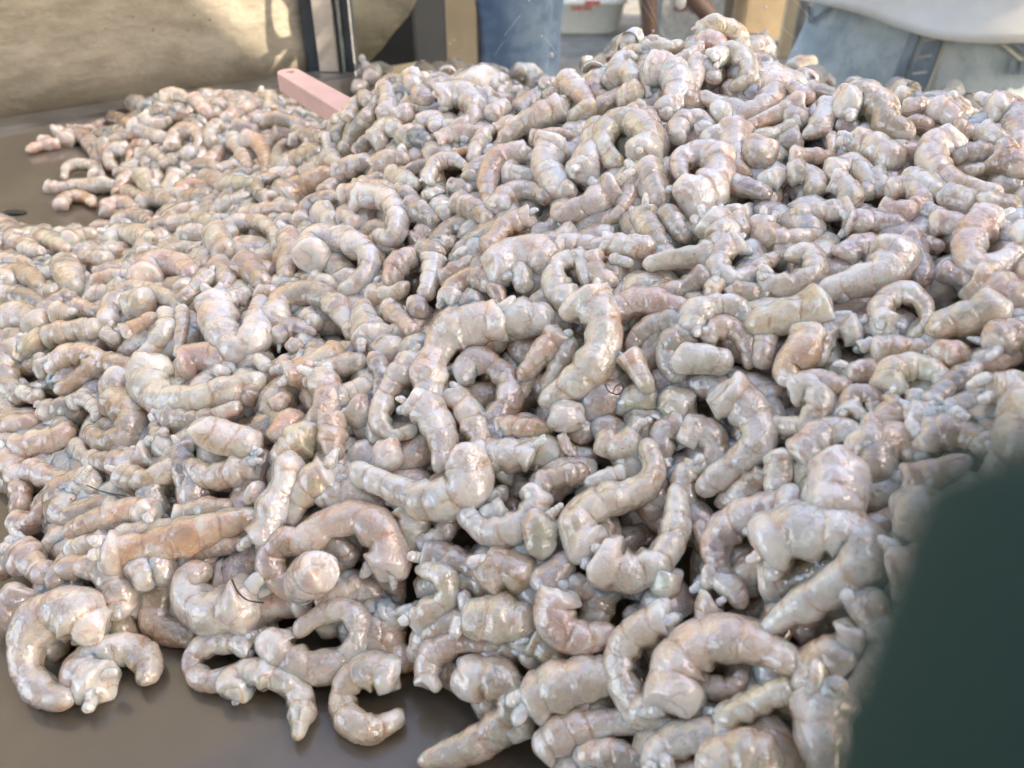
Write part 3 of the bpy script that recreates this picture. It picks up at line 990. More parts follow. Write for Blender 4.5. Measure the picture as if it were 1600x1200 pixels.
# wire ring with hooks, unseen, made up to throw the looped wall shadow
hk = empty('shadow_hook_ring', (0, 0, 0)); tag(hk, 'unseen wire ring with hooks, added to cast the looped wall shadow', 'shadow caster')
W0 = P3(412, 22, .885); HC = W0 + np.array(SUN) * .30
hk.location = tuple(HC)
e1 = np.array([-.35, .93, 0.]); e2 = np.array([0, 0, 1.])
def ring_pts(c, r, a0, a1, n=14): return [c + r * (math.cos(a) * e1 + math.sin(a) * e2) for a in np.linspace(a0, a1, n)]
for pts, rr in ((ring_pts(HC, .046, 0, 2 * math.pi, 24), .0035), ([HC - e2 * .01, HC + e2 * .35, HC + e2 * .83], .003),
                ([HC - e1 * .046, HC - e1 * .05 - e2 * .03, HC - e1 * .085 - e2 * .04], .004), ([HC - e1 * .10 - e2 * .045, HC - e2 * .052, HC + e1 * .09 - e2 * .035], .006),
                ([HC + e2 * .02 - e1 * .03, HC - e2 * .05, HC - e2 * .06 + e1 * .03], .004), ([HC - e1 * .12 + e2 * .02, HC - e1 * .06 - e2 * .02, HC + e1 * .02 - e2 * .07], .0035),
                ([HC - e1 * .07 - e2 * .075, HC - e2 * .082, HC + e1 * .07 - e2 * .066], .004)):
    v, f = plain_tube(pts, rr, 8, 30); mesh_obj('wire', v, f, M_FRAME, hk)

# ================================================================ people
def skin_body(name, pts, edges, mat, parent, sub=2):
    me = bpy.data.meshes.new(name); me.from_pydata([p[:3] for p in pts], edges, [])
    o = bpy.data.objects.new(name, me); COL.objects.link(o)
    md = o.modifiers.new('skin', 'SKIN'); md.use_smooth_shade = True
    for i, p in enumerate(pts):
        sv = me.skin_vertices[0].data[i]; sv.radius = (p[3], p[3] * (p[4] if len(p) > 4 else 1)); sv.use_root = (i == 0)
    o.modifiers.new('sub', 'SUBSURF').levels = sub
    dg = bpy.context.evaluated_depsgraph_get(); m2 = bpy.data.meshes.new_from_object(o.evaluated_get(dg))
    m2.polygons.foreach_set('use_smooth', [True] * len(m2.polygons))
    o.modifiers.clear(); o.data = m2; m2.materials.clear(); m2.materials.append(mat); m2.name = name
    bpy.data.meshes.remove(me)
    if parent is not None: o.parent = parent
    return o
def loft(rings, nv=40, wrinkle=0, seed=0, caps=True):
    """rings: (cx, cy, cz, half width, half depth)"""
    nz = Noise3(np.random.RandomState(seed), 10); V = []
    for (cx, cy, cz, a, b) in rings:
        for j in range(nv):
            th = 2 * math.pi * j / nv; p = np.array([cx + a * math.cos(th), cy + b * math.sin(th), cz])
            if wrinkle:
                n = np.array([math.cos(th), math.sin(th), 0]); p = p + n * wrinkle * (nz(np.array([p * [1, 1, 2.2]]), 24)[0] + .5 * nz(np.array([p]), 60)[0])
            V.append(p)
    return np.array(V), tube_faces(len(rings), nv, 0, caps)
def interp_rings(keys, n):
    keys = np.array(keys, float); t = np.linspace(0, 1, len(keys)); C = []
    for u in np.linspace(0, 1, n): C.append([np.interp(u, t, keys[:, k]) for k in range(5)])
    return C
def standing(name, loc, rz, label, H=1.68, pose=None):
    """figure with feet on local z = 0, facing local -y; returns the Empty"""
    e = empty(name, loc); e.rotation_euler = (0, 0, rz); tag(e, label, 'person'); return e
def body_points(h, arms='down', sit=False):
    s = h / 1.70
    P = [(0, 0, .93, .115, .8), (0, 0, 1.10, .105, .8), (0, 0, 1.27, .125, .75), (0, 0, 1.40, .085, .8), (0, -.005, 1.48, .05), (0, -.015, 1.56, .075), (0, -.012, 1.64, .08)]
    E = [(0, 1), (1, 2), (2, 3), (3, 4), (4, 5), (5, 6)]
    for sg in (-1, 1):
        k = len(P)
        P += [(.095 * sg, 0, .86, .085), (.10 * sg, -.01, .50, .055), (.10 * sg, .0, .28, .05), (.10 * sg, .02, .08, .035), (.105 * sg, -.10, .035, .032)]
        E += [(0, k), (k, k + 1), (k + 1, k + 2), (k + 2, k + 3), (k + 3, k + 4)]
        k = len(P)
        P += [(.17 * sg, 0, 1.40, .052), (.23 * sg, .03, 1.14, .04), (.17 * sg, -.17, 1.20, .028), (.14 * sg, -.25, 1.23, .03, .5)]
        E += [(3, k), (k, k + 1), (k + 1, k + 2), (k + 2, k + 3)]
        for q in range(5):
            P.append((.13 * sg + (q - 2) * .020, -.335 + .008 * abs(q - 1) + (.035 if q == 4 else 0), 1.225, .0085)); E.append((k + 3, len(P) - 1))
    return [tuple(np.array(p[:3]) * s) + (p[3] * s,) + tuple(p[4:]) for p in P], E
def head_bits(e, h, z0, yoff, hairmat):
    s = h / 1.70; bm = bmesh.new()
    bmesh.ops.create_uvsphere(bm, u_segments=20, v_segments=14, radius=.102 * s, matrix=Matrix.Translation((0, .012 + yoff, z0 + .03)) @ Matrix.Diagonal((.95, 1.08, 1.05, 1)))
    for v in [v for v in bm.verts if v.co.y < yoff - .03 and v.co.z < z0 + .055]: bm.verts.remove(v)
    o = bm_obj('hair', bm, hairmat); o.parent = e
    for sg in (-1, 1):
        bm = bmesh.new(); bmesh.ops.create_uvsphere(bm, u_segments=10, v_segments=8, radius=.011 * s, matrix=Matrix.Translation((sg * .032 * s, yoff - .085 * s, z0 - .005))); o = bm_obj('eye', bm, M_WHITEPL, None, True); o.parent = e
        bm = bmesh.new(); bmesh.ops.create_uvsphere(bm, u_segments=10, v_segments=8, radius=.02 * s, matrix=Matrix.Translation((sg * .082 * s, yoff, z0 - .01)) @ Matrix.Diagonal((.4, .8, 1.3, 1))); o = bm_obj('ear', bm, M_SKIN, None, True); o.parent = e
    bm = bmesh.new(); bmesh.ops.create_cone(bm, segments=10, radius1=.016 * s, radius2=.005 * s, depth=.045 * s, cap_ends=True, matrix=Matrix.Translation((0, yoff - .09 * s, z0 - .025)) @ Matrix.Rotation(R(18), 4, 'X')); o = bm_obj('nose', bm, M_SKIN, None, True); o.parent = e
    bm = bmesh.new(); box(bm, (0, yoff - .078 * s, z0 - .062 * s), (.045 * s, .012, .012), 0, .004); o = bm_obj('mouth', bm, M_MAROON); o.parent = e
def kid(o, e): o.parent = e; return o
def cloth(name, rings, mat, e, n=24, wr=0, seed=0, nv=40, caps=False):
    v, f = loft(interp_rings(rings, n), nv, wr, seed, caps); o = mesh_obj(name, v, f, mat); o.parent = e; return o

# -- person in washed jeans and white T-shirt, just behind the pane on the right
HB = .93
pe = standing('person', (.575, 1.17, G), R(-41), 'person in light washed jeans and white T-shirt standing behind the glass')
pe.scale = (1.07, 1.0, .93)
p_, e_ = body_points(1.66); kid(skin_body('body', p_, e_, M_SKIN, None), pe); head_bits(pe, 1.66, 1.57, -.015, M_HAIR)
JR = [(0, 0, 1.00, .150, .115), (0, 0, .95, .163, .122), (0, 0, .89, .178, .130), (0, 0, .83, .188, .136), (0, .0, .775, .190, .134)]
jeans = cloth('jeans', JR, M_DENIM, pe, 30, .0035, 4, 56, True)
for sg in (-1, 1):
    cloth('trouser_leg', [(.098 * sg, 0, .80, .094, .112), (.10 * sg, -.01, .62, .085, .095), (.10 * sg, -.01, .48, .075, .08), (.10 * sg, 0, .25, .066, .07), (.10 * sg, .01, .075, .062, .072)], M_DENIM, pe, 26, .004, 6 + sg, 28)
    bm = bmesh.new(); box(bm, (.105 * sg, -.045, .038), (.09, .25, .075), 0, .025); kid(bm_obj('shoe', bm, M_SHOE), pe)
def jp(th, z, off=.004):
    k = np.array(JR); o = np.argsort(k[:, 2]); a = np.interp(z, k[o, 2], k[o, 3]) + off; b = np.interp(z, k[o, 2], k[o, 4]) + off
    return np.array([a * math.cos(th), b * math.sin(th), z])
def strip(name, pts, wdt, mat, thick=.0025):
    """flat band on the surface of the jeans through (theta, z) points"""
    V, F = [], []; n = len(pts)
    for i, (th, z) in enumerate(pts):
        t0 = pts[max(0, i - 1)]; t1 = pts[min(n - 1, i + 1)]
        dx, dz = (t1[0] - t0[0]) * .17, t1[1] - t0[1]; L = math.hypot(dx, dz) + 1e-9
        nx_, nz_ = -dz / L, dx / L
        for sg, off in ((-1, .002), (-1, .002 + thick), (1, .002 + thick), (1, .002)):
            V.append(jp(th + sg * nx_ * wdt / 2 / .17, z + sg * nz_ * wdt / 2, off + .003))
    o = mesh_obj(name, V, tube_faces(n, 4), mat, None, None, False); o.parent = jeans; return o
FR = -math.pi / 2
strip('fly_seam', [(FR + .02, .985), (FR + .0, .93), (FR - .02, .88), (FR - .05, .80)], .010, M_DENIMDK, .004)
strip('fly_band', [(FR + .13, .975), (FR + .12, .93), (FR + .10, .88), (FR + .06, .80)], .018, M_DENIMDK)
for k in range(7): strip('stitch', [(FR + .05, .955 - k * .02), (FR + .13, .960 - k * .02)], .003, M_THREAD)
strip('fly_stitch', [(FR + .20, .97), (FR + .19, .93), (FR + .16, .86), (FR + .12, .81)], .003, M_THREAD)
strip('waistband', [(FR - a, .985 - .0 * a) for a in np.linspace(1.25, -1.25, 24)], .030, M_DENIM, .004)
for a in (-1.05, -.96, -.87, -.78, -.69, -.60): strip('waist_loop', [(FR + a, .985), (FR + a + .01, .945)], .009, M_DENIMDK, .005)
strip('pocket_seam', [(FR - 1.15, .92), (FR - .95, .905), (FR - .75, .93), (FR - .62, .965)], .004, M_DENIMDK)
pk = [(FR + .42, .965), (FR + .52, .935), (FR + .68, .915), (FR + .88, .91), (FR + 1.1, .915)]
strip('pocket_seam', pk, .010, M_DENIMDK); strip('pocket_stitch', [(a, z - .014) for a, z in pk], .004, M_THREAD)
for k in range(8): strip('stitch', [(FR + .60 + k * .065, .905), (FR + .60 + k * .065, .888)], .006, M_DENIMDK)
strip('pocket_patch', [(FR + .60, .95), (FR + .75, .938), (FR + 1.0, .936)], .012, M_THREAD)
# T-shirt, hem hanging lower at the front middle
V = []; nzs = Noise3(np.random.RandomState(12), 10); nv = 72; zs = np.linspace(0, 1, 40)
for t in zs:
    for j in range(nv):
        th = 2 * math.pi * j / nv
        hem = .950 - .035 * math.exp(-((th - (FR + .12) % (2 * math.pi) - 0) / .55) ** 2) + .012 * math.sin(th * 3)
        z = hem + t * (1.37 - hem)
        a = np.interp(z, [.93, 1.0, 1.1, 1.25, 1.37], [.200, .192, .182, .195, .13]); b = np.interp(z, [.93, 1.0, 1.1, 1.25, 1.37], [.158, .150, .140, .140, .08])
        q = np.array([a * math.cos(th), b * math.sin(th), z])
        wv = .006 * math.sin(th * 5 + 14 * z + 2 * math.sin(z * 30)) * (1 - t) + .005 * nzs(np.array([q * [1, 1, 2.5]]), 22)[0]
        V.append(q + wv * np.array([math.cos(th), math.sin(th), 0]))
ts = mesh_obj('t_shirt', V, tube_faces(40, nv, 0, False), M_SHIRT); ts.parent = pe
md = ts.modifiers.new('thick', 'SOLIDIFY'); md.thickness = .004
for sg in (-1, 1): cloth('sleeve', [(.14 * sg, 0, 1.385, .065, .075), (.20 * sg, .01, 1.27, .062, .07), (.225 * sg, .015, 1.17, .066, .07)], M_SHIRT, pe, 10, .003, 3, 24)

# -- person in blue jeans further back, side on
c = P3(803, 60, 1.85)
pb = standing('person', (c[0], c[1] + .02, G), R(80), 'person in dark blue jeans standing side-on behind the heap, one leg in view')
p_, e_ = body_points(1.75); kid(skin_body('body', p_, e_, M_SKIN, None), pb); head_bits(pb, 1.75, 1.655, -.015, M_HAIR)
cloth('trouser_seat', [(0, 0, 1.03, .15, .11), (0, 0, .95, .165, .12), (0, 0, .84, .17, .118)], M_DENIM2, pb, 10, .003, 8, 40, True)
for sg in (-1, 1):
    cloth('trouser_leg', [(.095 * sg, 0, .88, .085, .095), (.098 * sg, -.01, .66, .078, .086), (.10 * sg, -.01, .50, .068, .074), (.10 * sg, 0, .25, .062, .066), (.10 * sg, .01, .075, .060, .066)], M_DENIM2, pb, 30, .004, 16 + sg, 28)
    bm = bmesh.new(); box(bm, (.105 * sg, -.045, .038), (.09, .26, .075), 0, .025); kid(bm_obj('shoe', bm, M_SHOE), pb)
    cloth('sleeve', [(.15 * sg, 0, 1.42, .065, .075), (.21 * sg, .01, 1.30, .062, .07), (.228 * sg, .018, 1.18, .066, .07)], M_DARKCLOTH, pb, 10, .003, 3, 24)
cloth('shirt', [(0, 0, 1.00, .172, .125), (0, 0, 1.15, .165, .12), (0, 0, 1.3, .18, .125), (0, 0, 1.42, .12, .08)], M_DARKCLOTH, pb, 16, .004, 5)

# -- sitter with bare brown legs far back
c = on_plane(1075, 95, G); sx, sy = c[0], c[1] + .30
si = empty('person', (sx, sy, G)); tag(si, 'person with bare brown legs sitting astride the maroon-lidded crate', 'person')
dm = P3(1, 1, 4.0)
def atz(px, py, y):           # point at given depth y on the ray of a pixel, relative to the sitter
    r0 = P3(px, py, 1.0) - [0, 0, CH]; t = y / r0[1]; q = np.array([0, 0, CH]) + r0 * t; return (q[0] - sx, q[1] - sy, q[2] - G)
yl = c[1] - .02
L0, L1 = atz(1013, 8, yl), atz(1016, 62, yl); R0_, R1_ = atz(1085, -2, yl), atz(1140, 62, yl)
P = [(0, .22, .50, .13, .8), (0, .20, .68, .12, .8), (0, .16, .86, .14, .75), (0, .15, .98, .08), (0, .13, 1.06, .05), (0, .11, 1.15, .078), (0, .11, 1.22, .08)]
E = [(0, 1), (1, 2), (2, 3), (3, 4), (4, 5), (5, 6)]
for (top, bot, sg) in ((L0, L1, -1), (R0_, R1_, 1)):
    d_ = np.array(top) - np.array(bot); kz = .46
    kn = np.array(top) + d_ * max(0, (kz - top[2]) / max(d_[2], .01)); ft = np.array(bot) - d_ * (bot[2] - .07) / max(d_[2], .01)
    k = len(P); mid = (kn + ft) / 2
    P += [(.10 * sg, .16, .49, .085), tuple(kn) + (.06,), tuple(mid * .5 + kn * .5) + (.056,), tuple(mid) + (.047,), tuple(ft) + (.036,), (ft[0], ft[1] - .13, .03, .034)]
    E += [(0, k), (k, k + 1), (k + 1, k + 2), (k + 2, k + 3), (k + 3, k + 4), (k + 4, k + 5)]
    k = len(P); P += [(.19 * sg, .15, .97, .052), (.25 * sg, .10, .74, .042), (.18 * sg, -.05, .62, .032), (.16 * sg, -.12, .58, .03, .6)]
    E += [(3, k), (k, k + 1), (k + 1, k + 2), (k + 2, k + 3)]
    for q in range(5): P.append((.16 * sg + sg * (q - 2) * .012, -.19 + .01 * abs(q - 1), .565, .009)); E.append((k + 3, len(P) - 1))
kid(skin_body('body', P, E, M_SKIN2, None), si)
cloth('vest', [(0, .21, .52, .17, .13), (0, .19, .7, .165, .125), (0, .16, .88, .185, .125), (0, .15, .98, .12, .08)], M_DARKCLOTH, si, 14, .004, 2)
for (top, sg) in ((L0, -1), (R0_, 1)):
    v, f = plain_tube([(.08 * sg, .22, .50), (.5 * (.08 * sg + top[0]), .09, .50), (top[0], top[1] + .04, .475)], [.125, .11, .095], 20, 14); kid(mesh_obj('shorts', v, f, M_DARKCLOTH), si)
bm = bmesh.new(); box(bm, (sx, sy + .24, G + .19), (.32, .26, .38), 0, .01)
st = tag(bm_obj('stool', bm, M_CARD), 'low wooden block stool under the bare-legged sitter', 'stool')
head_bits(si, 1.6, 1.19, .115, M_HAIR)

# ================================================================ the heap: height of its surface over the tray
CTRL = """0 1060 0;100 1100 0;230 1090 0;260 950 .004;360 1110 0;480 1160 0;570 1150 0;640 1195 0;720 1200 .004;840 1200 .012;950 1190 .025;1100 1190 .04;1200 1190 .05;1290 1150 .055;
1400 1190 .06;1590 1190 .07;1590 1000 .085;1590 820 .10;1580 680 .115;1470 800 .085;1270 870 .075;1110 1040 .042;1010 1040 .036;880 1075 .026;740 1070 .014;640 960 .018;500 1000 .012;
345 935 .016;70 1010 .01;30 920 .012;150 900 .018;20 820 .006;60 800 .012;130 720 .024;250 855 .026;430 790 .036;510 850 .032;660 740 .05;700 880 .036;830 900 .042;1000 850 .055;1110 800 .06;
960 700 .066;1150 650 .078;1300 740 .085;1420 620 .10;1400 700 .092;700 540 .07;760 600 .064;920 550 .08;1080 560 .088;1240 490 .10;1250 600 .092;1360 440 .11;1550 380 .124;1590 470 .12;1500 500 .112;
1540 600 .108;500 600 .056;300 620 .042;190 640 .032;340 480 .052;480 460 .058;600 490 .064;100 520 .034;20 500 .028;30 600 .022;30 690 .014;525 415 .066;420 400 .058;240 440 .044;100 430 .033;20 430 .026;
130 375 .022;190 370 .027;60 378 .018;10 365 .018;620 350 .077;560 340 .072;475 290 .058;420 330 .053;350 340 .043;270 345 .028;225 342 .018;180 335 .006;320 300 .026;300 320 .028;
800 420 .088;720 440 .08;760 300 .092;870 270 .103;1000 300 .108;980 220 .118;1095 280 .115;1100 400 .105;1170 350 .11;1240 300 .118;1365 240 .126;1300 360 .114;1490 260 .13;1440 330 .122;1580 260 .132;
1160 160 .13;1060 120 .134;1130 60 .142;980 80 .136;920 130 .126;860 180 .113;780 170 .109;700 160 .108;650 120 .106;850 130 .117;760 115 .112;580 130 .099;560 180 .092;620 230 .092;560 250 .078;545 165 .088;
700 230 .098;1250 150 .136;1345 155 .138;1400 140 .137;1480 150 .138;1590 180 .138;1210 100 .138;
45 236 0;75 225 .004;72 293 .002;100 320 .001;130 280 .006;165 330 .004;120 230 .008;225 190 .034;230 160 .045;275 150 .046;330 175 .042;290 230 .028;210 240 .012;200 290 .008;360 200 .038;410 170 .042;450 165 .042;
400 230 .032;440 240 .032;490 230 .04;510 200 .046;350 260 .026;250 290 .012;240 210 .026;160 210 .016"""
HID = """-.05 .60 .075;.02 .62 .06;.10 .60 .075;.18 .58 .07;.26 .56 .07;.34 .54 .07;-.05 .70 .01;.05 .70 0;.15 .68 0;.25 .66 0;.35 .64 0;.45 .60 .01;.5 .5 .06;.45 .4 .11;.42 .3 .11;.4 .2 .1;.38 .1 .08;.35 0 .04;.3 -.08 0;.2 -.06 .0;.1 .0 0;0 .06 0;.45 -.05 0;.6 .1 0;.62 .3 0;.62 .5 0;
-.6 .3 0;-.45 .3 0;-.3 .2 0;-.28 .12 0;-.15 .10 0;-.55 .4 0;-.5 .55 0;-.42 .66 0;-.36 .70 0;-.33 .79 0;-.27 .84 .0;-.2 .84 0;-.12 .8 .0;-.05 .78 0;-.45 .45 .006;-.42 .50 0;-.37 .56 0;-.33 .53 0;-.32 .57 0;-.7 .0 0;.8 .8 0;0 1 0;-.5 .9 0"""
cp = [on_plane(*[float(q) for q in s_.split()]) for s_ in CTRL.replace('\n', '').split(';')]
cp += [np.array([float(q) for q in s_.split()]) for s_ in HID.replace('\n', '').split(';')]
def tps(r): return np.where(r > 1e-9, r * r * np.log(r + 1e-12), 0)
def solve():
    global cp, W, n_
    cp = np.array(cp); n_ = len(cp); A = np.zeros((n_ + 3, n_ + 3))
    A[:n_, :n_] = tps(np.linalg.norm(cp[:, None, :2] - cp[None, :, :2], axis=2)) + np.eye(n_) * 2e-4
    A[:n_, n_] = 1; A[:n_, n_ + 1:] = cp[:, :2]; A[n_, :n_] = 1; A[n_ + 1:, :n_] = cp[:, :2].T
    W = np.linalg.solve(A, np.r_[cp[:, 2], 0, 0, 0])
solve()
def HZ(xy):
    xy = np.atleast_2d(xy)
    h = tps(np.linalg.norm(xy[:, None] - cp[None, :, :2], axis=2)) @ W[:n_] + W[n_] + xy @ W[n_ + 1:]
    return np.clip(h, 0, .16)
CAMP = np.array([0, 0, CH])
def hit(px, py):
    """where the ray of a pixel meets the heap: distance along the optical axis"""
    ds = np.arange(.12, .95, .004); pts = np.array([P3(px, py, d) for d in ds])
    g = pts[:, 2] - HZ(pts[:, :2]); k = np.where(g <= 0)[0]
    if len(k) and k[0] > 0:
        i = k[0]; return ds[i - 1] + .004 * g[i - 1] / (g[i - 1] - g[i])
    return ds[np.argmin(g)]

# the far side of the ridge falls away
RIDGE = '575 135;615 128;655 124;700 116;745 118;780 114;825 120;870 136;915 110;950 90;990 68;1030 72;1075 66;1110 45;1145 48;1185 80;1240 104;1300 126;1350 150;1400 140;1440 160;1490 150;1530 165;1590 175'
extra = []
for s_ in RIDGE.split(';'):
    x_, y_ = [float(q) for q in s_.split()]
    d_ = hit(x_, y_ + 14)
    for dd, dz in ((.05, .020), (.11, .045), (.18, .075)):
        q = P3(x_, y_, d_ + dd); q[2] = max(0, q[2] - dz); extra.append(q)
cp = np.vstack([cp[:-1 * len(HID.split(';'))], [q for q in cp[-len(HID.split(';')):] if q[2] == 0 or q[1] < .45 and q[0] > .4 or q[0] < -.2], extra]); solve()
def inpoly(p, poly):
    c = False; n = len(poly)
    for i in range(n):
        (x0, y0), (x1, y1) = poly[i], poly[i - 1]
        if (y0 > p[1]) != (y1 > p[1]) and p[0] < (x1 - x0) * (p[1] - y0) / (y1 - y0) + x0: c = not c
    return c
BARE = [[(0, 190), (30, 228), (45, 240), (100, 240), (150, 245), (165, 262), (100, 255), (80, 290), (70, 300), (90, 325), (130, 330), (160, 322), (172, 345), (150, 362), (100, 356), (60, 352), (20, 345), (-60, 350), (-400, 330), (-400, 150)],
        [(-80, 1090), (0, 1075), (30, 1100), (130, 1115), (200, 1090), (240, 1060), (235, 1000), (205, 960), (230, 945), (262, 985), (285, 1010), (290, 1070), (350, 1085), (420, 1110), (470, 1165), (510, 1140), (570, 1165), (640, 1135), (690, 1120), (640, 1180), (640, 1300), (-400, 1400), (-400, 1090)]]
def to_px(p):
    r0 = np.asarray(p) - [0, 0, CH]; d = r0[1] * math.cos(PITCH) - r0[2] * math.sin(PITCH); v = -r0[1] * math.sin(PITCH) - r0[2] * math.cos(PITCH)
    return 800 + r0[0] / d * FPX, 600 + v / d * FPX

# ---------------------------------------------------------------- one shrimp
TINT = {'w': (.76, .745, .70), 'W': (.89, .885, .86), 'c': (.76, .71, .59), 'g': (.57, .53, .465), 'p': (.73, .575, .49), 'o': (.79, .50, .33),
        'b': (.50, .405, .31), 'u': (.49, .435, .42), 'd': (.36, .35, .325)}
def shrimp_geo(C, Rw, flags, tint, seed, nu=36, nv=16, face=None):
    """C: spine points from the cut end to the tail; returns verts, faces, attributes"""
    rs = np.random.RandomState(seed); nz = Noise3(rs, 9); C = np.asarray(C, float)
    d0, d1 = unit(C[0] - C[1]), unit(C[-1] - C[-2])
    C = np.vstack([C[:1] + d0 * Rw * .30, C, C[-1:] + d1 * Rw * .30])
    X, L = catmull(C, nu * 3)
    s = np.linspace(0, 1, nu * 3)
    # finer rings near both ends
    g = np.linspace(0, 1, nu); g = g + .045 * np.sin(2 * math.pi * g) * -1
    g = np.clip(g, 0, 1); X = np.stack([np.interp(g, s, X[:, k]) for k in range(3)], 1); t = g
    key = 'k' if 'k' in flags else 't' if 't' in flags else 'h' if 'h' in flags else 'n'
    pt = {'n': ((0, .1, .3, .55, .8, 1), (1, 1.10, 1.09, 1.0, .82, .56)), 'h': ((0, .09, .22, .45, .75, 1), (1.10, 1.22, 1.13, 1.0, .82, .54)),
          't': ((0, .1, .3, .6, .85, 1), (1, 1.05, 1.06, 1.04, .97, .80)), 'k': ((0, .15, .4, .7, .9, 1), (1, 1.08, 1.04, .98, .9, .75))}[key]
    r = np.interp(t, *pt)
    ch, ctl = .62 * Rw / L, .75 * Rw / L
    r = r * np.sqrt(np.clip(1 - (1 - np.clip(t / ch, 0, 1)) ** 2, 0.0004, 1)) ** .8 * np.sqrt(np.clip(1 - (1 - np.clip((1 - t) / ctl, 0, 1)) ** 2, 0.0004, 1))
    ns = int(np.clip(round(L / (1.25 * Rw)), 2, 7)); wv = rs.normal(0, .12, 8); u = t * ns + rs.uniform(-.2, .2); u = u + np.interp(u, np.arange(8), wv); f = u - np.floor(u)
    r = r * (1 + np.interp(u, np.arange(9) - .5, rs.normal(0, .09, 9)))
    seg = .105 * np.sin(math.pi * f) ** .6 + .025 * f - .085
    if key == 'k': seg = seg * .4
    T = unit(np.gradient(X, axis=0)); Vw = unit(CAMP - X) if face is None else np.tile(face, (nu, 1))
    Sd = unit(np.cross(T, Vw)); mid = X[nu // 2] - (X[0] + X[-1]) / 2
    sg = np.sign((mid * Sd[nu // 2]).sum()) or 1.0
    curl = np.linalg.norm(mid) / L
    ro = rs.uniform(-.35, .35) if curl > .1 else rs.uniform(-1.3, 1.3)
    U2 = np.cross(T, Sd * sg)
    e1 = unit(Sd * sg * math.cos(ro) + U2 * math.sin(ro)); e2 = np.cross(T, e1)
    th = np.linspace(0, 2 * math.pi, nv, endpoint=False) - math.pi
    ct, st = np.cos(th)[None], np.sin(th)[None]
    rad = 1 + seg[:, None] * (.6 + .5 * ct)
    belly = np.clip(-ct, 0, 1) ** 2
    if key != 'k': rad = rad + belly * (-.12 - .15 * np.cos(2 * math.pi * f)[:, None] * (1 - t)[:, None]) - .10 * np.clip(-ct, 0, 1) ** 10
    V = X[:, None] + (Rw * r)[:, None, None] * rad[:, :, None] * (ct[..., None] * e1[:, None] * 1.04 + st[..., None] * e2[:, None] * .94)
    n = unit(V - X[:, None])
    k1 = .16 if key == 'k' else .10
    dsp = k1 * nz(V / Rw, 1.5) + .05 * nz(V / Rw, 3.6) + .022 * nz(V / Rw, 8.5)
    rag = (np.clip(1 - t / max(.08, 1.15 * Rw / L), 0, 1) ** 1.3)[:, None]
    dsp = dsp + rag * (.22 * nz(V / Rw + 3, 3.0) + .14 * nz(V / Rw + 7, 6.5))
    V = V + n * (Rw * dsp * np.clip(r, .25, 1)[:, None])[..., None]
    V = V + (T[:1] * 0 + d0)[None] * (Rw * .40 * rag * nz(V / Rw + 5, 2.6))[..., None]
    N = nu * nv
    at = {'tint': ('FLOAT_COLOR', np.tile(np.r_[tint, 1], (N, 1))), 'along': ('FLOAT', np.repeat(t, nv) if 'f' not in flags else np.full(N, .02)),
          'segm': ('FLOAT_VECTOR', np.stack([(u[:, None] + .16 * np.cos(2 * th)[None]).ravel(), np.tile(th / (2 * math.pi), nu), np.zeros(N)], 1)), 'seed': ('FLOAT', np.full(N, (seed % 997) * .137))}
    return V.reshape(-1, 3), tube_faces(nu, nv), at, (X, e1, e2, d0, r * Rw)
def merge(parts):
    V, F, A_ = [], [], {}
    off = 0
    for v, f, a, *_ in parts:
        V.append(v); F += [tuple(i + off for i in q) for q in f]; off += len(v)
        for k, (ty, arr) in a.items(): A_.setdefault(k, (ty, []))[1].append(arr)
    return np.vstack(V), F, {k: (ty, np.concatenate(l)) for k, (ty, l) in A_.items()}
def vary(c, rs, k=.07):
    c = np.array(c); return np.clip(c * (1 + rs.normal(0, k)) * (1 + rs.normal(0, .025, 3)), .05, .89)

# ---------------------------------------------------------------- read the traced shrimp and place them on the heap
items = []
for ln in SPINES.strip().split('\n'):
    hd, pts = ln.split('|'); hd = hd.split()
    P_ = [[float(q) for q in p.split()] for p in pts.split(',')]
    items.append(dict(t=hd[0], w=float(hd[1]), lift=float(hd[2]), fl=hd[3] if len(hd) > 3 else '', p=P_))
for i, it in enumerate(items):
    q = np.array([p[:2] for p in it['p']]); it['len'] = np.linalg.norm(np.diff(q, axis=0), axis=1).sum() + it['w'] * .6
    it['area'] = it['len'] * it['w']; it['c'] = q.mean(0); it['id'] = i
    ds = np.array([hit(p[0], p[1]) for p in it['p']])
    dm = ds.mean(); ds = dm + (ds - dm) * .75                    # bodies are stiffer than the surface they lie on
    Rw = .51 * it['w'] * dm / FPX
    C = []
    for p, d in zip(it['p'], ds):
        lf = it['lift'] + (p[2] if len(p) > 2 else 0)
        c = P3(p[0], p[1], d); v = unit(CAMP - c)
        c = c + v * Rw * (lf * 1.15 - .35)
        for _ in range(40):
            if c[2] >= Rw * .72: break
            c = c + v * .0012
        C.append(c)
    it['C'] = np.array(C); it['R'] = Rw
order = sorted(items, key=lambda a: -a['area'])
NTHING = 298
things, rest = order[:NTHING], order[NTHING:]

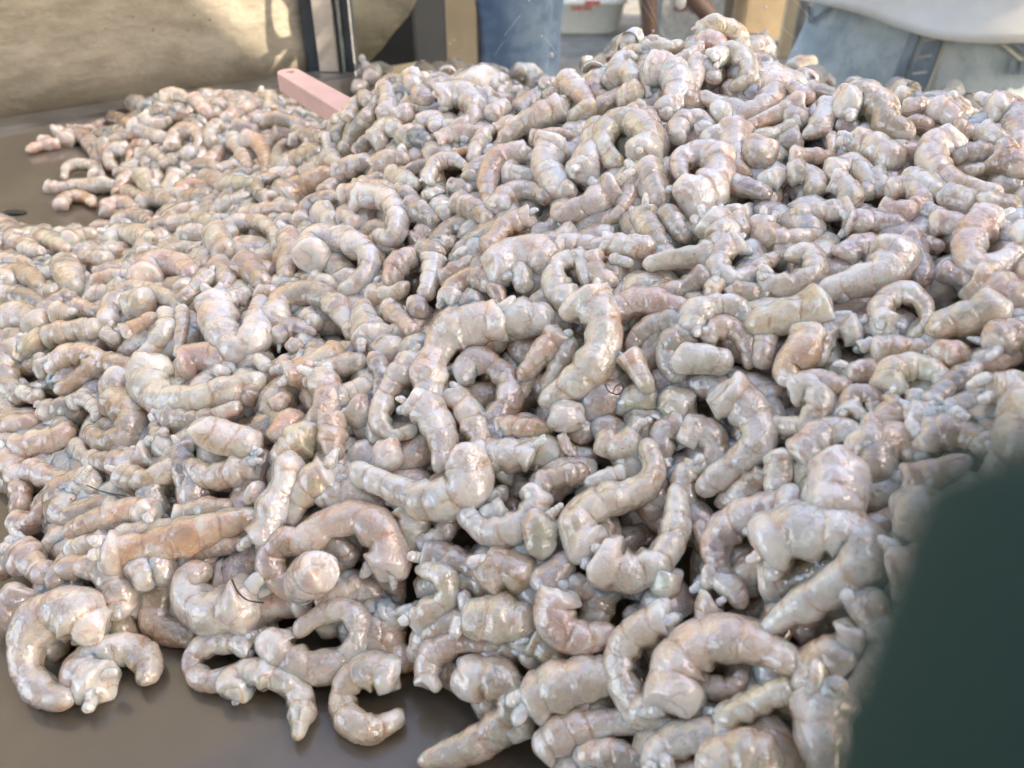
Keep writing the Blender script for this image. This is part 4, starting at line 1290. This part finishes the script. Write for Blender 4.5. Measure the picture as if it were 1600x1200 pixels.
# ---------------------------------------------------------------- words that single each shrimp out
TW = {'W': 'bright white', 'w': 'pale white', 'c': 'cream', 'g': 'greyish', 'p': 'pinkish', 'o': 'orange-tinged', 'b': 'brownish', 'u': 'purplish grey', 'd': 'dark translucent'}
def turn(it):
    q = np.array([p[:2] for p in it['p']], float); d = np.diff(q, axis=0)
    if len(d) < 2: return 0
    a = np.unwrap(np.arctan2(d[:, 1], d[:, 0])); return math.degrees(abs(a[-1] - a[0]))
def shape_word(it):
    tr = turn(it); q = np.array([p[:2] for p in it['p']], float); ch = (q[0] + q[-1]) / 2 - q[len(q) // 2]
    if 'k' in it['fl'] and len(it['p']) <= 3: return 'stubby', 'with cut end showing'
    if tr > 215: return 'tightly curled', 'rolled into a ring'
    if tr > 105:
        o = ('opening to the right' if ch[0] > 0 else 'opening to the left') if abs(ch[0]) > abs(ch[1]) else ('opening downwards' if ch[1] > 0 else 'opening upwards')
        return 'C-shaped', o
    if tr > 45: return 'bent', 'lying ' + lie(q)
    return 'straight', 'lying ' + lie(q)
def lie(q):
    d = q[0] - q[-1]; a = math.degrees(math.atan2(-d[1], d[0])) % 180
    return 'level' if a < 25 or a > 155 else 'upright' if 65 < a < 115 else 'aslant'
def zone(c):
    x, y = c
    if x > 1340 and y > 790: return 'beside the dark green fabric'
    if y < 345 and x < 345 - max(0, y - 300) * 3: return 'on the rear pile by the wall' if y < 275 else 'at the bare wet tray bay'
    if x < 548 and y < 285: return 'below the pink scoop handle'
    if y < 150 and x < 890: return 'below the blue jeans leg'
    if y < 150 and x < 1240: return 'on the very top of the heap'
    if y < 235 and x > 1230: return 'below the washed jeans'
    if y > 930 and x < 690: return 'on the front edge'
    if y > 930: return 'low on the front slope'
    v = 'upper' if y < 420 else 'middle' if y < 680 else 'lower'
    h = 'left' if x < 330 else 'centre-left' if x < 680 else 'centre' if x < 980 else 'centre-right' if x < 1290 else 'right'
    return "in the heap's %s %s" % (v, h)
cls = {}
for it in things: cls.setdefault((it['t'], shape_word(it), zone(it['c'])), []).append(it)
ORD = ['', 'second', 'third', 'fourth', 'fifth', 'sixth']
for (t, (sw, how), z), L_ in cls.items():
    base = '%s %s shrimp %s %s' % (TW[t], sw, how, z)
    if len(L_) == 1: L_[0]['label'] = base; continue
    C_ = np.array([i['c'] for i in L_]); ax = 0 if np.ptp(C_[:, 0]) > np.ptp(C_[:, 1]) else 1
    L_.sort(key=lambda i: i['c'][ax])
    if len(L_) == 2: nm = [('left of two', 'right of two'), ('upper of two', 'lower of two')][ax]
    else: nm = ['%s from %s' % ((ORD[k] or 'first'), ('left', 'top')[ax]) for k in range(len(L_))]
    for i, s_ in zip(L_, nm): i['label'] = '%s %s shrimp %s %s, %s' % (TW[t], sw, how, z, s_)

# ---------------------------------------------------------------- build the shrimp
for it in things:
    rs = np.random.RandomState(1000 + it['id'])
    big = it['area'] > 4500
    tint = vary(TINT[it['t']], rs)
    nu = int(np.clip(it['len'] / (2.8 if big else 3.4), 22, 84)); nv = 26 if big else 18
    V, F, at, fr = shrimp_geo(it['C'], it['R'], it['fl'], tint, 1000 + it['id'], nu, nv)
    o = mesh_obj('peeled_shrimp', V, F, M_SHRIMP, None, V.mean(0), True, at)
    tag(o, it['label'], 'shrimp', 'peeled shrimp heaped on the tray')
    X, e1, e2, d0, rr = fr
    if it['area'] > 2600 and 'k' not in it['fl'] and rs.rand() < .75:      # torn shreds of flesh at the cut end
        for q in range(rs.randint(2, 5) if big else rs.randint(1, 3)):
            a = rs.uniform(0, 6.28); i0 = max(2, int(nu * .07)); Rw = it['R']
            c = X[i0] + (math.cos(a) * e1[i0] + math.sin(a) * e2[i0]) * Rw * .72
            dr = unit(d0 * rs.uniform(.5, 1.1) + (math.cos(a) * e1[i0] + math.sin(a) * e2[i0]) * rs.uniform(.3, .9) + rs.normal(0, .25, 3))
            ln = Rw * rs.uniform(.5, .95)
            v, f, a2, _ = shrimp_geo([c - dr * ln * .3, c + dr * ln * .35, c + dr * ln * .9 + rs.normal(0, .1, 3) * Rw], Rw * rs.uniform(.22, .40), 'f', vary(TINT['W'], rs, .04), 5000 + it['id'] * 7 + q, 12, 9)
            mesh_obj('flesh_shred', v, f, M_SHRIMP, o, v.mean(0), True, a2)

# the smaller and the half-hidden ones, down to the tray: one body of stuff
parts = []
for it in rest:
    parts.append(shrimp_geo(it['C'], it['R'], it['fl'], vary(TINT[it['t']], np.random.RandomState(1000 + it['id'])), 1000 + it['id'], int(np.clip(it['len'] / 3.4, 16, 30)), 14))
rs = np.random.RandomState(77)
TK = list('ggggppcbuubwwd')
def filler(xy, sink, minh, k):
    h = HZ(xy)[0]
    if h < minh or any(inpoly(to_px((xy[0], xy[1], h)), pl_) for pl_ in BARE): return
    Rw = rs.uniform(.0056, .0078); a = rs.uniform(0, 6.28); bend = rs.uniform(.4, 3.6); L = rs.uniform(.026, .044)
    e = .006; gx = (HZ(xy + [e, 0])[0] - HZ(xy - [e, 0])[0]) / (2 * e); gy = (HZ(xy + [0, e])[0] - HZ(xy - [0, e])[0]) / (2 * e)
    n = unit(np.array([-gx, -gy, 1.])); t1 = unit(np.cross(n, [math.cos(a), math.sin(a), 0])); t2 = np.cross(n, t1)
    s = np.linspace(-.5, .5, 6); ang = s * bend; step = L / 6
    pl = np.stack([np.cumsum(np.cos(ang)) * step, np.cumsum(np.sin(ang)) * step], 1); pl -= pl.mean(0)
    c0 = np.array([xy[0], xy[1], h]) - n * Rw * sink
    C = c0 + pl[:, :1] * t1 + pl[:, 1:] * t2 + n * rs.normal(0, .0012, (6, 1)) * 1.0
    C[:, 2] += max(0, Rw * .7 - C[:, 2].min())
    tt = rs.choice(TK)
    parts.append(shrimp_geo(C, Rw, rs.choice(['', 'h', 't']), vary(TINT[tt], rs), 9000 + k, 15, 10, n))
k = 0
for layer, (sp, sink) in enumerate(((.0175, .95), (.020, 2.3))):
    for gx in np.arange(-.55, .58, sp):
        for gy in np.arange(.05, .90, sp):
            xy = np.array([gx, gy]) + rs.uniform(-.4, .4, 2) * sp
            k += 1; filler(xy, sink, .010 if layer == 0 else .026, k)
for q in range(170):                                   # crumbs and torn scraps of flesh
    xy = np.array([rs.uniform(-.5, .42), rs.uniform(.1, .78)]); h = HZ(xy)[0]
    if h < .008: continue
    Rw = rs.uniform(.0014, .0034); a = rs.normal(0, 1, 3); a[2] *= .4; a = unit(a)
    c = np.array([xy[0], xy[1], h + rs.uniform(-.001, .004)])
    parts.append(shrimp_geo([c - a * Rw, c + rs.normal(0, .3, 3) * Rw, c + a * Rw * 1.4], Rw, 'kf', vary(TINT[rs.choice(list('WWwpo'))], rs), 20000 + q, 10, 9))
V, F, at = merge(parts)
o = mesh_obj('shrimp_heap', V, F, M_SHRIMP, None, None, True, at)
tag(o, 'mass of smaller and half-hidden peeled shrimp filling the heap', 'shrimp', None, 'stuff')
print('parts', len(parts), 'faces', len(F))

# ================================================================ pink scoop stuck in the heap
A_, B_ = P3(446, 121, .605), P3(556, 186, .535)
ax = unit(B_ - A_); sd = unit(np.cross(ax, [0, 0, 1.])); up = np.cross(sd, ax)
sc = empty('pink_scoop', tuple(B_)); tag(sc, 'pink plastic scoop buried in the heap with its handle sticking out', 'scoop')
LH = np.linalg.norm(B_ - A_) + .03; hw = .0085
bm = bmesh.new()
out = [(-(0) + hw * (1 - math.sin(t)), hw * math.cos(t)) for t in np.linspace(0, math.pi, 15)] + [(LH, -hw * 1.15), (LH, hw * 1.15)]
inn = [(hw * 1.05 + .0034 * math.cos(t), .0034 * math.sin(t)) for t in np.linspace(0, 2 * math.pi, 16, endpoint=False)]
def W3(u, v, z): return Vector(A_ + ax * u + sd * v + up * z)
top = [[bm.verts.new(W3(u, v, .0062)) for u, v in lp] for lp in (out, inn)]; bot = [[bm.verts.new(W3(u, v, -.0068)) for u, v in lp] for lp in (out, inn)]
for lay in (top, bot):
    es = [bm.edges.new((lp[i], lp[(i + 1) % len(lp)])) for lp in lay for i in range(len(lp))]
    bmesh.ops.triangle_fill(bm, edges=es, use_beauty=True)
for lt, lb in zip(top, bot):
    for i in range(len(lt)):
        j = (i + 1) % len(lt); bm.faces.new((lt[i], lt[j], lb[j], lb[i]))
bmesh.ops.recalc_face_normals(bm, faces=bm.faces)
h_ = bm_obj('handle', bm, M_PINK, sc); bv = h_.modifiers.new('bevel', 'BEVEL'); bv.width = .0026; bv.segments = 4; bv.limit_method = 'ANGLE'
# bowl: a half-round trough going on from the handle, most of it under the shrimp
V, F = [], []
dn = unit(ax * 1.0 - np.array([0, 0, .25])); sd2 = sd; up2 = np.cross(sd2, dn); nb, na = 12, 15
for sh in (0, .0028):
    for i in range(nb):
        u = i / (nb - 1); wdt = (.030 + .010 * u) - sh; dep = .040 * min(1, .35 + 1.6 * u) - sh
        for j in range(na):
            a = math.pi * j / (na - 1)
            V.append(B_ + ax * .004 + dn * (.105 * u) + sd2 * wdt * math.cos(a) - up2 * (dep * math.sin(a)))
N_ = nb * na
for sh in (0, 1):
    for i in range(nb - 1):
        for j in range(na - 1):
            q = [sh * N_ + i * na + j, sh * N_ + i * na + j + 1, sh * N_ + (i + 1) * na + j + 1, sh * N_ + (i + 1) * na + j]; F.append(q[::-1] if sh else q)
for i in range(nb - 1):
    for j in (0, na - 1): F.append([i * na + j, (i + 1) * na + j, N_ + (i + 1) * na + j, N_ + i * na + j])
F.append([j for j in range(na)]); F.append([N_ + j for j in range(na)][::-1])
for j in range(na - 1): F.append([(nb - 1) * na + j, (nb - 1) * na + j + 1, N_ + (nb - 1) * na + j + 1, N_ + (nb - 1) * na + j])
o = mesh_obj('bowl', V, F, M_PINK, sc)

# ================================================================ dark green fabric close to the lens, lower right
pts = [P3(3010, 20, .0140), P3(2695, 565, .0140), P3(2335, 1220, .014), P3(1925, 1790, .014), np.array([.012, -.03, .14]), np.array([.02, -.07, .075]), np.array([.03, -.10, .016])]
v, f = plain_tube(pts, [.0072, .0075, .0075, .0079, .016, .018, .016], 40, 90)
nzg = Noise3(np.random.RandomState(5), 10); v = v + unit(v - v.mean(0)) * (.0004 * nzg(v, 400) + .0002 * nzg(v, 1100))[:, None]
tag(mesh_obj('green_fabric', v, f, M_GREEN), 'dark green fabric out of focus close to the lens at the lower right', 'fabric')

# ================================================================ strands and bits
def strand(px_pts, lift, rad, label, mat=M_THREADDK):
    P_ = []
    for x, y in px_pts:
        d = hit(x, y); c = P3(x, y, d); P_.append(c + unit(CAMP - c) * lift)
    v, f = plain_tube(P_, rad, 6, 40)
    tag(mesh_obj('antenna_strand', v, f, mat, None, np.mean(P_, 0)), label, 'strand')
strand([(945, 600), (952, 612), (966, 616), (974, 606), (970, 600), (962, 604), (958, 614)], .008, .00022, 'looped dark antenna strand in a gap right of the long white shrimp')
strand([(362, 905), (372, 925), (388, 938), (412, 942)], .0135, .0003, 'reddish brown antenna strand across a white banded shrimp near the front')
strand([(136, 758), (160, 768), (196, 775)], .010, .00022, 'dark straight antenna strand over brownish shrimp on the lower left')
def bit(name, x, y, r, sq, label, cat, mat=M_SHELL):
    c = on_plane(x, y, r * sq * .5); V, F = [], []
    bm = bmesh.new(); bmesh.ops.create_icosphere(bm, subdivisions=2, radius=r)
    n2 = Noise3(np.random.RandomState(int(x)), 7)
    for q in bm.verts:
        p = np.array(q.co); q.co = Vector(p * (1 + .25 * n2(np.array([p / r]), 2.2)[0]) * [1.5, .8, sq])
    o = bm_obj(name, bm, mat, None, True); o.location = tuple(c); tag(o, label, cat)
bit('shell_fragment', 21, 332, .0055, .3, 'small black shell fragment lying in the bare wet tray bay', 'shell fragment')
